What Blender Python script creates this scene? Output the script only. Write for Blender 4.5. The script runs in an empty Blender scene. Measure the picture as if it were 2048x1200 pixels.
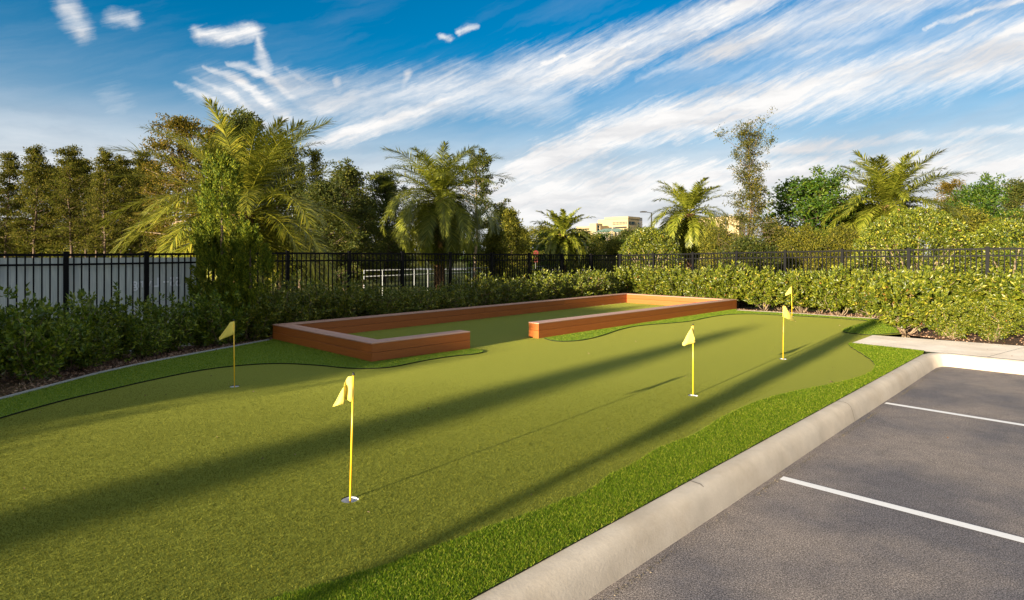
import bpy, bmesh, math, random
import numpy as np
from mathutils import Vector, Matrix
from mathutils.geometry import tessellate_polygon
R = math.radians
S = bpy.context.scene
C = S.collection

# ------------------------------------------------------------------ camera, light, sky
F, HC, YH, CX = 1170.0, 1.52, 510.0, 1024.0
SUN_EL, SUN_AZ = 9.0, 220.4            # azimuth clockwise from +Y, where the sun stands
cam = bpy.data.objects.new('camera', bpy.data.cameras.new('camera')); C.objects.link(cam)
cam.location = (0, 0, HC); cam.rotation_euler = (R(90), 0, 0)
cam.data.sensor_width = 36; cam.data.lens = 36 * F / 2048
cam.data.shift_y = -(600 - YH) / 2048
cam.data.clip_start = .05; cam.data.clip_end = 6000
S.camera = cam
S.view_settings.view_transform = 'Standard'; S.view_settings.look = 'None'
S.view_settings.exposure = 1.75; S.view_settings.gamma = 1.0
S.view_settings.use_curve_mapping = False
S.cycles.use_denoising = True
S.cycles.max_bounces = 8; S.cycles.transparent_max_bounces = 8

sun = bpy.data.objects.new('sun', bpy.data.lights.new('sun', 'SUN')); C.objects.link(sun)
sd = Vector((math.sin(R(SUN_AZ)) * math.cos(R(SUN_EL)), math.cos(R(SUN_AZ)) * math.cos(R(SUN_EL)), math.sin(R(SUN_EL))))
sun.rotation_euler = sd.to_track_quat('Z', 'Y').to_euler()
sun.data.energy = 5.0; sun.data.angle = R(0.53); sun.data.color = (1.0, .86, .65)

world = bpy.data.worlds.new('World'); S.world = world; world.use_nodes = True
def build_world():
    nt = world.node_tree; N = nt.nodes; L = nt.links; N.clear()
    out = N.new('ShaderNodeOutputWorld'); bg = N.new('ShaderNodeBackground')
    L.new(bg.outputs[0], out.inputs[0]); bg.inputs[1].default_value = 0.085
    sky = N.new('ShaderNodeTexSky'); sky.sky_type = 'NISHITA'; sky.sun_disc = False
    sky.sun_elevation = R(SUN_EL); sky.sun_rotation = R(SUN_AZ); sky.altitude = 0
    sky.air_density = 1.0; sky.dust_density = .3; sky.ozone_density = 2.5
    def m(op, a, b=None, c=None, clamp=False):
        n = N.new('ShaderNodeMath'); n.operation = op; n.use_clamp = clamp
        for i, v in enumerate((a, b, c)):
            if v is None: continue
            if isinstance(v, (int, float)): n.inputs[i].default_value = v
            else: L.new(v, n.inputs[i])
        return n.outputs[0]
    def vm(op, a, b=None, out=0):
        n = N.new('ShaderNodeVectorMath'); n.operation = op
        for i, v in enumerate((a, b)):
            if v is None: continue
            if isinstance(v, (tuple, list)): n.inputs[i].default_value = v
            else: L.new(v, n.inputs[i])
        return n.outputs[out]
    tc = N.new('ShaderNodeTexCoord')
    sep = N.new('ShaderNodeSeparateXYZ'); L.new(tc.outputs['Generated'], sep.inputs[0])
    az = m('ARCTAN2', sep.outputs[0], sep.outputs[1]); el = m('ARCSINE', sep.outputs[2])
    comb = N.new('ShaderNodeCombineXYZ'); L.new(az, comb.inputs[0]); L.new(el, comb.inputs[1])
    P0 = comb.outputs[0]
    def noise(vec, scale, detail=6, rough=.6, col=False, dist=0.):
        n = N.new('ShaderNodeTexNoise'); n.inputs['Scale'].default_value = scale
        n.inputs['Detail'].default_value = detail; n.inputs['Roughness'].default_value = rough
        n.inputs['Distortion'].default_value = dist
        L.new(vec, n.inputs['Vector']); return n.outputs[1 if col else 0]
    def mapping(vec, rot, scale):
        n = N.new('ShaderNodeMapping'); n.vector_type = 'TEXTURE'
        n.inputs['Rotation'].default_value = (0, 0, rot); n.inputs['Scale'].default_value = scale
        L.new(vec, n.inputs['Vector']); return n.outputs[0]
    w1 = vm('SCALE', vm('SUBTRACT', noise(P0, 5, 4, .6, True), (.5, .5, .5))); w1.node.inputs['Scale'].default_value = .032
    w2 = vm('SCALE', vm('SUBTRACT', noise(P0, 28, 5, .65, True), (.5, .5, .5))); w2.node.inputs['Scale'].default_value = .016
    PW = vm('ADD', vm('ADD', P0, w1), w2)
    def pe(px, py):
        return (math.atan((px - CX) / F), math.atan((YH - py) / math.hypot(F, px - CX)), 0)
    strokes = [   # (points as seen from the viewer (px,py,halfwidth,strength) turned to azimuth/elevation)
        [(900, 395, 26, .5), (1060, 335, 34, .95), (1250, 262, 40, 1), (1500, 205, 50, .95), (1750, 158, 52, .8), (2060, 85, 52, .8), (2500, -30, 60, .7)],
        [(1270, 160, 8, .3), (1460, 88, 30, .85), (1640, 45, 42, .6), (1880, -25, 38, .7), (2300, -160, 50, .6)],
        [(520, 320, 10, .3), (700, 268, 22, .9), (860, 215, 34, .6), (1010, 165, 46, .55), (1180, 128, 44, .85), (1330, 68, 34, .8), (1520, -12, 26, .9), (1800, -140, 30, .6)],
        [(350, 168, 5, .4), (420, 205, 13, .75), (490, 250, 14, .5)],
        [(385, 160, 5, .4), (455, 190, 13, .8), (530, 250, 16, .6)], [(430, 190, 40, .4), (540, 225, 46, .5), (640, 235, 40, .3)],
        [(410, 140, 5, .5), (480, 165, 12, .85), (570, 235, 18, .7)],
        [(455, 130, 4, .4), (530, 150, 11, .7), (610, 215, 16, .6)], [(570, 140, 5, .4), (620, 175, 12, .6), (650, 215, 12, .3)],
        [(560, 170, 26, .5), (640, 205, 40, .65), (760, 205, 46, .5), (900, 180, 44, .65), (1100, 190, 60, .45)],
        [(520, 75, 5, .6), (536, 150, 13, .45)],
        [(672, 165, 10, .7), (680, 215, 16, .5)],
        [(812, 150, 12, .7), (790, 205, 14, .4)],
        [(905, 150, 10, .5), (880, 200, 18, .3)],
        [(1030, 148, 6, .7), (1130, 112, 7, .9)],
        [(405, 74, 12, .7), (460, 78, 13, .8), (515, 68, 14, .9)],
        [(140, 15, 16, .6), (172, 60, 16, .7)], [(228, 36, 12, .5), (265, 42, 12, .6)],
        [(880, 73, 6, .9), (898, 74, 7, .8)], [(915, 62, 6, .8), (955, 50, 5, .4)],
        [(1848, 54, 4, .7), (1930, 32, 6, .8), (2060, 0, 9, .7)],
        [(1500, 120, 10, .3), (1620, 100, 20, .6), (1780, 60, 14, .3)],
        [(1450, 310, 10, .3), (1600, 295, 16, .9), (1800, 278, 12, .6), (2060, 262, 12, .6)],
        [(500, 400, 20, 0.), (760, 385, 50, .9), (980, 395, 66, 1.), (1300, 372, 62, 1.), (1600, 345, 45, .9), (2060, 330, 50, .9), (2600, 300, 60, .9)],
        [(100, 330, 40, .35), (400, 320, 50, .3), (700, 320, 40, .3)],
        [(190, 200, 8, .0), (225, 215, 30, .25), (260, 240, 10, .2)],
        [(1200, 215, 60, .1), (1400, 150, 60, .25), (1700, 110, 60, .3), (2060, 20, 60, .3)],
    ]
    wisp = m('MULTIPLY', m('SUBTRACT', m('ADD', m('MULTIPLY', noise(mapping(P0, R(24), (.075, .008, 1)), 1, 7, .68, dist=.5), .80), m('MULTIPLY', noise(P0, 38, 6, .7), .20)), .49), 2.1)
    total = None
    for st in strokes:
        for A, B in zip(st[:-1], st[1:]):
            a = Vector(pe(A[0], A[1])); b = Vector(pe(B[0], B[1])); d = b - a; l2 = d.length_squared
            rel = vm('SUBTRACT', PW, tuple(a))
            t = m('MINIMUM', m('MAXIMUM', m('MULTIPLY', vm('DOT_PRODUCT', rel, tuple(d), 1), 1 / l2), 0.), 1.)
            dv = N.new('ShaderNodeVectorMath'); dv.operation = 'SCALE'; dv.inputs[0].default_value = tuple(d); L.new(t, dv.inputs['Scale'])
            dist = vm('LENGTH', vm('SUBTRACT', rel, dv.outputs[0]), None, 1)
            w = m('MULTIPLY_ADD', t, (B[2] - A[2]) / F, A[2] / F)
            q = m('ADD', m('DIVIDE', dist, w), wisp)
            mr = N.new('ShaderNodeMapRange'); mr.interpolation_type = 'SMOOTHSTEP'; mr.inputs[1].default_value = 1.6
            mr.inputs[2].default_value = 0.; L.new(q, mr.inputs[0]); L.new(m('MULTIPLY_ADD', t, B[3] - A[3], A[3]), mr.inputs[4])
            mr.inputs[3].default_value = 0.
            total = mr.outputs[0] if total is None else m('MAXIMUM', total, mr.outputs[0])
    fib = noise(mapping(PW, R(22), (.30, .018, 1)), 1, 7, .62, dist=.4)
    fib2 = noise(mapping(PW, R(18), (.05, .006, 1)), 1, 5, .6)
    puff = noise(P0, 22, 7, .6)
    tex = m('ADD', m('MULTIPLY', fib, .62), m('ADD', m('MULTIPLY', fib2, .22), m('MULTIPLY', puff, .16)))
    k = m('MULTIPLY_ADD', m('SUBTRACT', tex, .5), 3.6, 1.12)
    k = m('MAXIMUM', k, 0.05)
    cl = m('MULTIPLY', total, k)
    # thin cirrus everywhere and a bank of cloud over the horizon
    thin = m('MULTIPLY', m('SUBTRACT', noise(mapping(PW, R(20), (.9, .12, 1)), 1, 6, .6), .52, clamp=True), .5)
    bank = N.new('ShaderNodeMapRange'); bank.interpolation_type = 'SMOOTHSTEP'; L.new(el, bank.inputs[0])
    bank.inputs[1].default_value = .25; bank.inputs[2].default_value = .07; bank.inputs[3].default_value = 0; bank.inputs[4].default_value = .95
    bk = m('MULTIPLY', bank.outputs[0], m('MULTIPLY_ADD', noise(mapping(PW, R(4), (.5, .09, 1)), 1, 6, .6), 1.2, .35))
    side = N.new('ShaderNodeMapRange'); side.interpolation_type = 'SMOOTHSTEP'; L.new(m('ABSOLUTE', az), side.inputs[0])
    side.inputs[1].default_value = .80; side.inputs[2].default_value = 1.1
    high = N.new('ShaderNodeMapRange'); high.interpolation_type = 'SMOOTHSTEP'; L.new(el, high.inputs[0])
    high.inputs[1].default_value = .55; high.inputs[2].default_value = .75
    rest = m('MULTIPLY', m('MAXIMUM', side.outputs[0], high.outputs[0]), m('MULTIPLY', m('SUBTRACT', noise(mapping(tc.outputs['Generated'], R(22), (.5, .16, .3)), 1, 6, .6), .42, clamp=True), 6., clamp=True))  # extra cloud outside the view, added to whiten the bluish sky fill
    cover = m('ADD', m('MAXIMUM', m('MAXIMUM', cl, bk), rest), thin, clamp=True)
    shade = noise(mapping(PW, R(3), (.22, .04, 1)), 1, 5, .55)
    cr = N.new('ShaderNodeValToRGB'); L.new(shade, cr.inputs[0])
    cr.color_ramp.elements[0].position = .36; cr.color_ramp.elements[0].color = (2.6, 2.62, 2.7, 1)
    cr.color_ramp.elements[1].position = .56; cr.color_ramp.elements[1].color = (3.5, 3.45, 3.4, 1)
    hs = N.new('ShaderNodeHueSaturation'); L.new(sky.outputs[0], hs.inputs['Color'])
    hs.inputs['Saturation'].default_value = 1.5; hs.inputs['Value'].default_value = .60
    veil = N.new('ShaderNodeMapRange'); veil.interpolation_type = 'SMOOTHSTEP'; L.new(m('ADD', el, m('MULTIPLY', m('SUBTRACT', fib, .5), .12)), veil.inputs[0])
    veil.inputs[1].default_value = .36; veil.inputs[2].default_value = .08; veil.inputs[3].default_value = 0; veil.inputs[4].default_value = .75
    vx = N.new('ShaderNodeMix'); vx.data_type = 'RGBA'; L.new(veil.outputs[0], vx.inputs[0]); L.new(hs.outputs[0], vx.inputs[6]); vx.inputs[7].default_value = (1.15, 1.65, 2.25, 1)
    mx = N.new('ShaderNodeMix'); mx.data_type = 'RGBA'; L.new(cover, mx.inputs[0])
    L.new(vx.outputs[2], mx.inputs[6]); L.new(cr.outputs[0], mx.inputs[7])
    L.new(mx.outputs[2], bg.inputs[0])
build_world()

# ------------------------------------------------------------------ helpers
def G(px, py, z=0.):
    Y = F * (HC - z) / (py - YH); return Vector(((px - CX) / F * Y, Y, z))
def P(px, py, Y): return Vector(((px - CX) / F * Y, Y, HC - (py - YH) * Y / F))
TH = R(45.4)
U = Vector((math.sin(TH), math.cos(TH), 0)); V_ = Vector((-math.cos(TH), math.sin(TH), 0)); NRM = -V_

class MB:
    def __init__(s): s.v = []; s.f = []; s.n = 0
    def add(s, V, Fc):
        V = np.asarray(V, dtype=np.float32).reshape(-1, 3); Fc = np.asarray(Fc, dtype=np.int32)
        s.v.append(V); s.f.append(Fc + s.n); s.n += len(V)
    def mesh(s, name, mat=None, smooth=False):
        me = bpy.data.meshes.new(name)
        V = np.concatenate(s.v); me.vertices.add(len(V)); me.vertices.foreach_set('co', V.ravel())
        idx = np.concatenate([f.ravel() for f in s.f])
        cnt = np.concatenate([np.full(len(f), f.shape[1], np.int32) for f in s.f])
        st = np.concatenate([[0], np.cumsum(cnt)[:-1]]).astype(np.int32)
        me.loops.add(len(idx)); me.loops.foreach_set('vertex_index', idx.astype(np.int32))
        me.polygons.add(len(cnt)); me.polygons.foreach_set('loop_start', st); me.polygons.foreach_set('loop_total', cnt)
        me.update(calc_edges=True)
        me.polygons.foreach_set('use_smooth', np.full(len(cnt), smooth))
        if mat: me.materials.append(mat)
        me.validate(); return me
    def box(s, c, size, rz=0., rot=None):
        hx, hy, hz = [q / 2 for q in size]
        V = np.array([(x, y, z) for x in (-hx, hx) for y in (-hy, hy) for z in (-hz, hz)])
        M = rot if rot is not None else Matrix.Rotation(rz, 3, 'Z')
        V = V @ np.array(M).T + np.array(c)
        s.add(V, [(0, 1, 3, 2), (4, 6, 7, 5), (0, 4, 5, 1), (2, 3, 7, 6), (0, 2, 6, 4), (1, 5, 7, 3)])
    def tube(s, pts, rad, n=6, cap=True):
        pts = [Vector(p) for p in pts]; k = len(pts); ring = []
        if isinstance(rad, (int, float)): rad = [rad] * k
        ref = Vector((0, 0, 1)) if abs((pts[-1] - pts[0]).normalized().z) < .9 else Vector((1, 0, 0))
        for i, p in enumerate(pts):
            d = (pts[min(i + 1, k - 1)] - pts[max(i - 1, 0)]).normalized()
            a = d.cross(ref).normalized(); b = d.cross(a)
            for j in range(n):
                t = 2 * math.pi * j / n; ring.append(p + (a * math.cos(t) + b * math.sin(t)) * rad[i])
        Fc = [(i * n + j, i * n + (j + 1) % n, (i + 1) * n + (j + 1) % n, (i + 1) * n + j) for i in range(k - 1) for j in range(n)]
        s.add([tuple(v) for v in ring], Fc)
        if cap:
            base = s.n - len(ring)
            s.f.append(np.array([[base + (k - 1) * n] + [base + (k - 1) * n + j for j in (1, 2)]], np.int32) if n == 3 else
                       np.array([[base + (k - 1) * n, base + (k - 1) * n + j, base + (k - 1) * n + j + 1] for j in range(1, n - 1)], np.int32))
            s.f.append(np.array([[base, base + j + 1, base + j] for j in range(1, n - 1)], np.int32))
    def leaves(s, c, d, ln, wd, rng, fold=.25):
        """folded diamond leaves: base c, axis d, length ln, width wd"""
        c = np.asarray(c, float); n = len(c); d = np.asarray(d, float)
        d = d / (np.linalg.norm(d, axis=1, keepdims=True) + 1e-9)
        r = rng.normal(size=(n, 3)); a = np.cross(d, r); a /= (np.linalg.norm(a, axis=1, keepdims=True) + 1e-9)
        nn = np.cross(d, a); ln = np.broadcast_to(ln, (n,))[:, None]; wd = np.broadcast_to(wd, (n,))[:, None]
        b = c; tip = c + d * ln; mid = c + d * ln * .45
        l = mid + a * wd / 2 + nn * wd * fold; q = mid - a * wd / 2 + nn * wd * fold
        V = np.stack([b, l, tip, q], 1).reshape(-1, 3)
        o = np.arange(n)[:, None] * 4
        s.add(V, np.concatenate([o + [0, 1, 2], o + [0, 2, 3]], 1).reshape(-1, 3))

def obj(name, data, parent=None, loc=None):
    o = bpy.data.objects.new(name, data); C.objects.link(o)
    if parent: o.parent = parent
    if loc is not None: o.location = loc
    return o
def tag(o, label=None, cat=None, group=None, kind=None):
    if label: o['label'] = label
    if cat: o['category'] = cat
    if group: o['group'] = group
    if kind: o['kind'] = kind
    return o
def thing(name, loc, label, cat, group=None, rz=0.):
    o = obj(name, None, None, loc); o.rotation_euler.z = rz; o.empty_display_size = .2
    return tag(o, label, cat, group)
def dup(src, loc, rz, sc, label, group=None):
    r = src.copy(); C.objects.link(r); r.location = loc; r.rotation_euler = (0, 0, rz)
    r.scale = sc if isinstance(sc, tuple) else (sc,) * 3
    r['label'] = label
    if group: r['group'] = group
    elif 'group' in r: del r['group']
    for ch in src.children:
        c = ch.copy(); C.objects.link(c); c.parent = r
        for g in ch.children:
            d = g.copy(); C.objects.link(d); d.parent = c
    return r

# ------------------------------------------------------------------ materials
class NT:
    def __init__(s, name):
        s.m = bpy.data.materials.new(name); s.m.use_nodes = True; s.t = s.m.node_tree; s.t.nodes.clear()
        s.out = s.t.nodes.new('ShaderNodeOutputMaterial')
    def n(s, typ, **kw):
        x = s.t.nodes.new(typ)
        for k, v in kw.items(): setattr(x, k, v)
        return x
    def l(s, a, b): s.t.links.new(a, b)
    def coord(s, which='Object'): return s.n('ShaderNodeTexCoord').outputs[which]
    def pos(s): return s.n('ShaderNodeNewGeometry').outputs['Position']
    def mapv(s, vec, scale=(1, 1, 1), rot=(0, 0, 0)):
        x = s.n('ShaderNodeMapping'); x.inputs['Scale'].default_value = scale; x.inputs['Rotation'].default_value = rot
        s.l(vec, x.inputs[0]); return x.outputs[0]
    def noise(s, vec, scale, detail=4, rough=.55, dist=0):
        x = s.n('ShaderNodeTexNoise'); x.inputs['Scale'].default_value = scale; x.inputs['Detail'].default_value = detail
        x.inputs['Roughness'].default_value = rough; x.inputs['Distortion'].default_value = dist; s.l(vec, x.inputs['Vector']); return x.outputs[0]
    def ramp(s, fac, stops):
        x = s.n('ShaderNodeValToRGB'); s.l(fac, x.inputs[0]); e = x.color_ramp.elements
        while len(e) < len(stops): e.new(.5)
        for q, (p, c) in zip(e, stops): q.position = p; q.color = (*c, 1)
        return x.outputs[0]
    def mix(s, f, a, b, mode='MIX'):
        x = s.n('ShaderNodeMix', data_type='RGBA', blend_type=mode)
        for v, i in ((f, 0), (a, 6), (b, 7)):
            if isinstance(v, (int, float)): x.inputs[i].default_value = v
            elif isinstance(v, tuple): x.inputs[i].default_value = (*v, 1)
            else: s.l(v, x.inputs[i])
        return x.outputs[2]
    def math(s, op, a, b=0., clamp=False):
        x = s.n('ShaderNodeMath', operation=op, use_clamp=clamp)
        for v, i in ((a, 0), (b, 1)):
            if isinstance(v, (int, float)): x.inputs[i].default_value = v
            else: s.l(v, x.inputs[i])
        return x.outputs[0]
    def bump(s, h, strength=.5, dist=.01):
        x = s.n('ShaderNodeBump'); x.inputs['Strength'].default_value = strength; x.inputs['Distance'].default_value = dist
        s.l(h, x.inputs['Height']); return x.outputs[0]
    def bsdf(s, col, rough=.7, normal=None, spec=.3, metal=0., sheen=0., sheen_tint=None, sheen_rough=.5):
        x = s.n('ShaderNodeBsdfPrincipled')
        if isinstance(col, tuple): x.inputs['Base Color'].default_value = (*col, 1)
        else: s.l(col, x.inputs['Base Color'])
        if isinstance(rough, (int, float)): x.inputs['Roughness'].default_value = rough
        else: s.l(rough, x.inputs['Roughness'])
        x.inputs['Specular IOR Level'].default_value = spec; x.inputs['Metallic'].default_value = metal
        if sheen:
            x.inputs['Sheen Weight'].default_value = sheen; x.inputs['Sheen Roughness'].default_value = sheen_rough
            if sheen_tint: x.inputs['Sheen Tint'].default_value = (*sheen_tint, 1)
        if normal: s.l(normal, x.inputs['Normal'])
        return x.outputs[0]
    def done(s, sh): s.l(sh, s.out.inputs[0]); return s.m

def leaf_mat(name, stops, transl=.3, rough=.5, spec=.35, tcol=(.30, .34, .04), objvar=.25):
    t = NT(name); isl = t.n('ShaderNodeNewGeometry').outputs['Random Per Island']
    col = t.ramp(isl, stops)
    oi = t.n('ShaderNodeObjectInfo').outputs['Random']
    hv = t.n('ShaderNodeHueSaturation'); t.l(col, hv.inputs['Color'])
    t.l(t.math('MULTIPLY_ADD', oi, objvar * .9), hv.inputs['Value']); hv.inputs['Value'].links[0].from_node.inputs[2].default_value = 1 - objvar * .45
    cl = t.noise(t.pos(), 1.3, 3)
    col = t.mix(t.math('MULTIPLY', cl, .5), hv.outputs[0], t.mix(1., hv.outputs[0], (1.25, .95, .6), 'MULTIPLY'))
    b = t.bsdf(col, rough, spec=spec)
    tr = t.n('ShaderNodeBsdfTranslucent'); t.l(t.mix(.5, col, tcol), tr.inputs[0])
    mx = t.n('ShaderNodeMixShader'); mx.inputs[0].default_value = transl; t.l(b, mx.inputs[1]); t.l(tr.outputs[0], mx.inputs[2])
    return t.done(mx.outputs[0])
def simple(name, col, rough=.6, spec=.3, metal=0., nscale=0, namp=.15, bump=0.):
    t = NT(name)
    c = col; nrm = None
    if nscale:
        h = t.noise(t.coord(), nscale, 5)
        c = t.ramp(h, [(.3, tuple(q * (1 - namp) for q in col)), (.7, tuple(q * (1 + namp) for q in col))])
        if bump: nrm = t.bump(h, .6, bump)
    return t.done(t.bsdf(c, rough, nrm, spec, metal))

MT = {}
def m_green():
    t = NT('putting_turf'); p = t.pos()
    fine = t.noise(p, 210, 3, .7); mid = t.noise(p, 75, 3, .6); big = t.noise(p, .9, 4, .6); vb = t.noise(p, 9, 3)
    col = t.ramp(fine, [(.32, (.045, .058, .006)), (.5, (.094, .114, .011)), (.68, (.20, .215, .028))])
    col = t.mix(t.math('MULTIPLY', big, .5), col, t.mix(1., col, (.80, 1.0, .8), 'MULTIPLY'))
    col = t.mix(t.math('MULTIPLY', vb, .4), col, t.mix(1., col, (1.2, 1.12, 1.), 'MULTIPLY'))
    h = t.math('ADD', fine, t.math('MULTIPLY', mid, .8))
    return t.done(t.bsdf(col, .85, t.bump(h, .8, .006), .15, sheen=.25, sheen_tint=(.70, .68, .10), sheen_rough=.6))
def m_fringe():
    t = NT('fringe_turf'); p = t.pos()
    fine = t.noise(p, 90, 4, .7); big = t.noise(p, 1.5, 4)
    col = t.ramp(fine, [(.35, (.03, .06, .003)), (.55, (.10, .17, .008)), (.72, (.26, .33, .02))])
    col = t.mix(big, col, t.mix(1., col, (1.15, 1., .9), 'MULTIPLY'))
    return t.done(t.bsdf(col, .8, t.bump(fine, .9, .012), .2, sheen=.3, sheen_tint=(.4, .6, .1)))
def m_asphalt():
    t = NT('asphalt'); p = t.pos()
    sp = t.noise(p, 130, 3, .75); bl = t.noise(p, .9, 5, .62); md = t.noise(p, 9, 5, .65); vo = t.n('ShaderNodeTexVoronoi'); vo.inputs['Scale'].default_value = 95; t.l(p, vo.inputs['Vector'])
    col = t.ramp(sp, [(.36, (.045, .041, .040)), (.5, (.155, .143, .135)), (.64, (.38, .35, .33))])
    col = t.mix(t.ramp(bl, [(.38, (0, 0, 0)), (.62, (1, 1, 1))]), t.mix(1., col, (.72, .71, .78), 'MULTIPLY'), t.mix(1., col, (1.35, 1.22, 1.12), 'MULTIPLY'))
    col = t.mix(t.math('MULTIPLY', t.ramp(md, [(.45, (0, 0, 0)), (.7, (1, 1, 1))]), .45), col, t.mix(1., col, (.6, .6, .6), 'MULTIPLY'))
    st = t.ramp(vo.outputs['Distance'], [(.10, (1, 1, 1)), (.22, (0, 0, 0))])
    col = t.mix(t.math('MULTIPLY', st, t.ramp(t.noise(p, 47, 2), [(.60, (0, 0, 0)), (.64, (1, 1, 1))])), col, (.55, .50, .46))
    return t.done(t.bsdf(col, .8, t.bump(t.math('ADD', sp, t.math('MULTIPLY', md, .3)), .8, .006), .3))
def m_concrete(name='kerb_concrete', tint=(.56, .49, .40)):
    t = NT(name); p = t.pos()
    a = t.noise(p, 2.2, 6, .65); b = t.noise(p, 60, 4, .7); c = t.noise(p, 1.3, 6, .7)
    col = t.ramp(a, [(.3, tuple(q * .82 for q in tint)), (.7, tuple(q * 1.12 for q in tint))])
    col = t.mix(t.math('MULTIPLY', b, .35), col, t.mix(1., col, (.72, .68, .62), 'MULTIPLY'))
    st = t.ramp(c, [(.42, (0, 0, 0)), (.75, (1, 1, 1))])
    col = t.mix(t.math('MULTIPLY', st, .5), col, t.mix(1., col, (.66, .58, .46), 'MULTIPLY'))
    return t.done(t.bsdf(col, .85, t.bump(b, .5, .003), .25))
def m_paint():
    t = NT('road_paint'); p = t.pos(); n = t.noise(p, 80, 4, .7); n2 = t.noise(p, 7, 4)
    f = t.ramp(t.math('ADD', t.math('MULTIPLY', n, .6), t.math('MULTIPLY', n2, .4)), [(.60, (0, 0, 0)), (.68, (1, 1, 1))])
    return t.done(t.bsdf(t.mix(f, (.74, .73, .72), (.22, .2, .2)), .7, t.bump(n, .4, .003), .3))
def m_wood(name, c0, c1):
    t = NT(name); o = t.coord('Object'); oi = t.n('ShaderNodeObjectInfo').outputs['Random']
    g = t.noise(t.mapv(o, (1.1, 26, 60)), 3, 6, .65, .3); b = t.noise(t.mapv(o, (1.5, 4, 4)), 2, 4)
    col = t.ramp(g, [(.3, c0), (.7, c1)])
    col = t.mix(t.math('MULTIPLY', b, .4), col, t.mix(1., col, (.8, .74, .7), 'MULTIPLY'))
    hv = t.n('ShaderNodeHueSaturation'); t.l(col, hv.inputs['Color']); t.l(t.math('ADD', t.math('MULTIPLY', oi, .22), .89), hv.inputs['Value'])
    return t.done(t.bsdf(hv.outputs[0], .5, t.bump(g, .25, .0015), .45))
def m_mulch():
    t = NT('bark_mulch'); p = t.pos(); a = t.noise(t.mapv(p, (1, 2.2, 1)), 38, 5, .7, .8); b = t.noise(p, 3, 4)
    col = t.ramp(a, [(.33, (.022, .013, .009)), (.5, (.10, .055, .032)), (.68, (.27, .17, .11))])
    col = t.mix(t.math('MULTIPLY', b, .4), col, (.09, .08, .075))
    return t.done(t.bsdf(col, .9, t.bump(a, .9, .02), .15))
def m_ground():
    t = NT('meadow_ground'); p = t.pos(); a = t.noise(p, 14, 5, .7); b = t.noise(p, .35, 5)
    col = t.ramp(a, [(.3, (.035, .05, .010)), (.7, (.13, .14, .025))])
    col = t.mix(t.math('MULTIPLY', b, .6), col, (.16, .14, .04))
    return t.done(t.bsdf(col, .9, t.bump(a, .8, .03), .1))
MT['green'] = m_green(); MT['fringe'] = m_fringe(); MT['asphalt'] = m_asphalt(); MT['kerb'] = m_concrete()
MT['slab'] = m_concrete('pavement_concrete', (.90, .79, .66)); MT['paint'] = m_paint()
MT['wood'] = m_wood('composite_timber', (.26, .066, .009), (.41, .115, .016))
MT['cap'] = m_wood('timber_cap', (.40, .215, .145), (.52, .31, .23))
MT['mulch'] = m_mulch(); MT['ground'] = m_ground()
MT['chip'] = leaf_mat('bark_chips', [(0, (.04, .022, .014)), (.5, (.15, .085, .05)), (1, (.36, .26, .18))], 0.)
MT['grit'] = leaf_mat('kerb_grit', [(0, (.03, .028, .02)), (.7, (.10, .09, .05)), (1, (.3, .25, .18))], 0.)
MT['black'] = simple('black_powder_coat', (.0035, .0035, .004), .55, .10)
MT['edge'] = simple('aluminium_edging', (.42, .42, .43), .5, .5, .3)
MT['dark'] = simple('turf_backing', (.008, .012, .004), .9)
MT['white'] = simple('white_plastic', (.72, .74, .78), .4, .5)
MT['yellow'] = simple('yellow_pole_paint', (.85, .50, .02), .3, .5)
MT['knob'] = simple('black_plastic', (.01, .01, .012), .3, .5)
MT['bark'] = simple('bark', (.12, .085, .06), .9, .1, nscale=9, namp=.5, bump=.03)
MT['palebark'] = simple('pale_bark', (.26, .19, .12), .9, .1, nscale=14, namp=.4, bump=.01)
MT['blade'] = leaf_mat('turf_blades', [(0, (.030, .075, .002)), (.55, (.105, .185, .006)), (.85, (.22, .30, .012)), (1, (.42, .42, .08))], .3, .6, .15, (.2, .4, .02), 0)
MT['nap'] = leaf_mat('nap_blades', [(0, (.045, .058, .006)), (.6, (.094, .112, .011)), (1, (.20, .21, .03))], .15, .7, .1, (.3, .3, .04), 0)
MT['hedge'] = leaf_mat('hedge_leaves', [(0, (.036, .062, .004)), (.5, (.088, .118, .008)), (.92, (.18, .20, .014)), (.985, (.34, .32, .04)), (1, (.24, .09, .03))], .14, .42, .4)
MT['shrub'] = leaf_mat('shrub_leaves', [(0, (.024, .060, .003)), (.5, (.080, .140, .006)), (1, (.22, .27, .018))], .15, .4, .4)
MT['thuja'] = leaf_mat('juniper_sprays', [(0, (.032, .068, .005)), (.5, (.090, .140, .008)), (1, (.27, .29, .02))], .2, .6, .2)
MT['palm'] = leaf_mat('palm_leaflets', [(0, (.065, .090, .008)), (.5, (.16, .175, .012)), (1, (.32, .30, .03))], .25, .45, .4)
MT['palmy'] = leaf_mat('palm_leaflets_yellowish', [(0, (.060, .085, .007)), (.5, (.150, .180, .014)), (1, (.29, .30, .04))], .25, .45, .4)
MT['palmdry'] = leaf_mat('dry_palm_leaflets', [(0, (.14, .075, .025)), (1, (.38, .24, .10))], .2, .7, .1)
MT['rachis'] = simple('palm_rachis', (.26, .22, .05), .5)
MT['boot'] = simple('palm_boots', (.20, .115, .055), .9, .1, nscale=20, namp=.5, bump=.02)
MT['cyp'] = leaf_mat('cypress_needles', [(0, (.022, .028, .004)), (.6, (.070, .072, .009)), (1, (.17, .14, .02))], .3, .7, .1)
MT['rust'] = leaf_mat('rusty_cypress_needles', [(0, (.040, .034, .005)), (.6, (.115, .088, .010)), (1, (.23, .16, .02))], .3, .7, .1)
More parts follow.
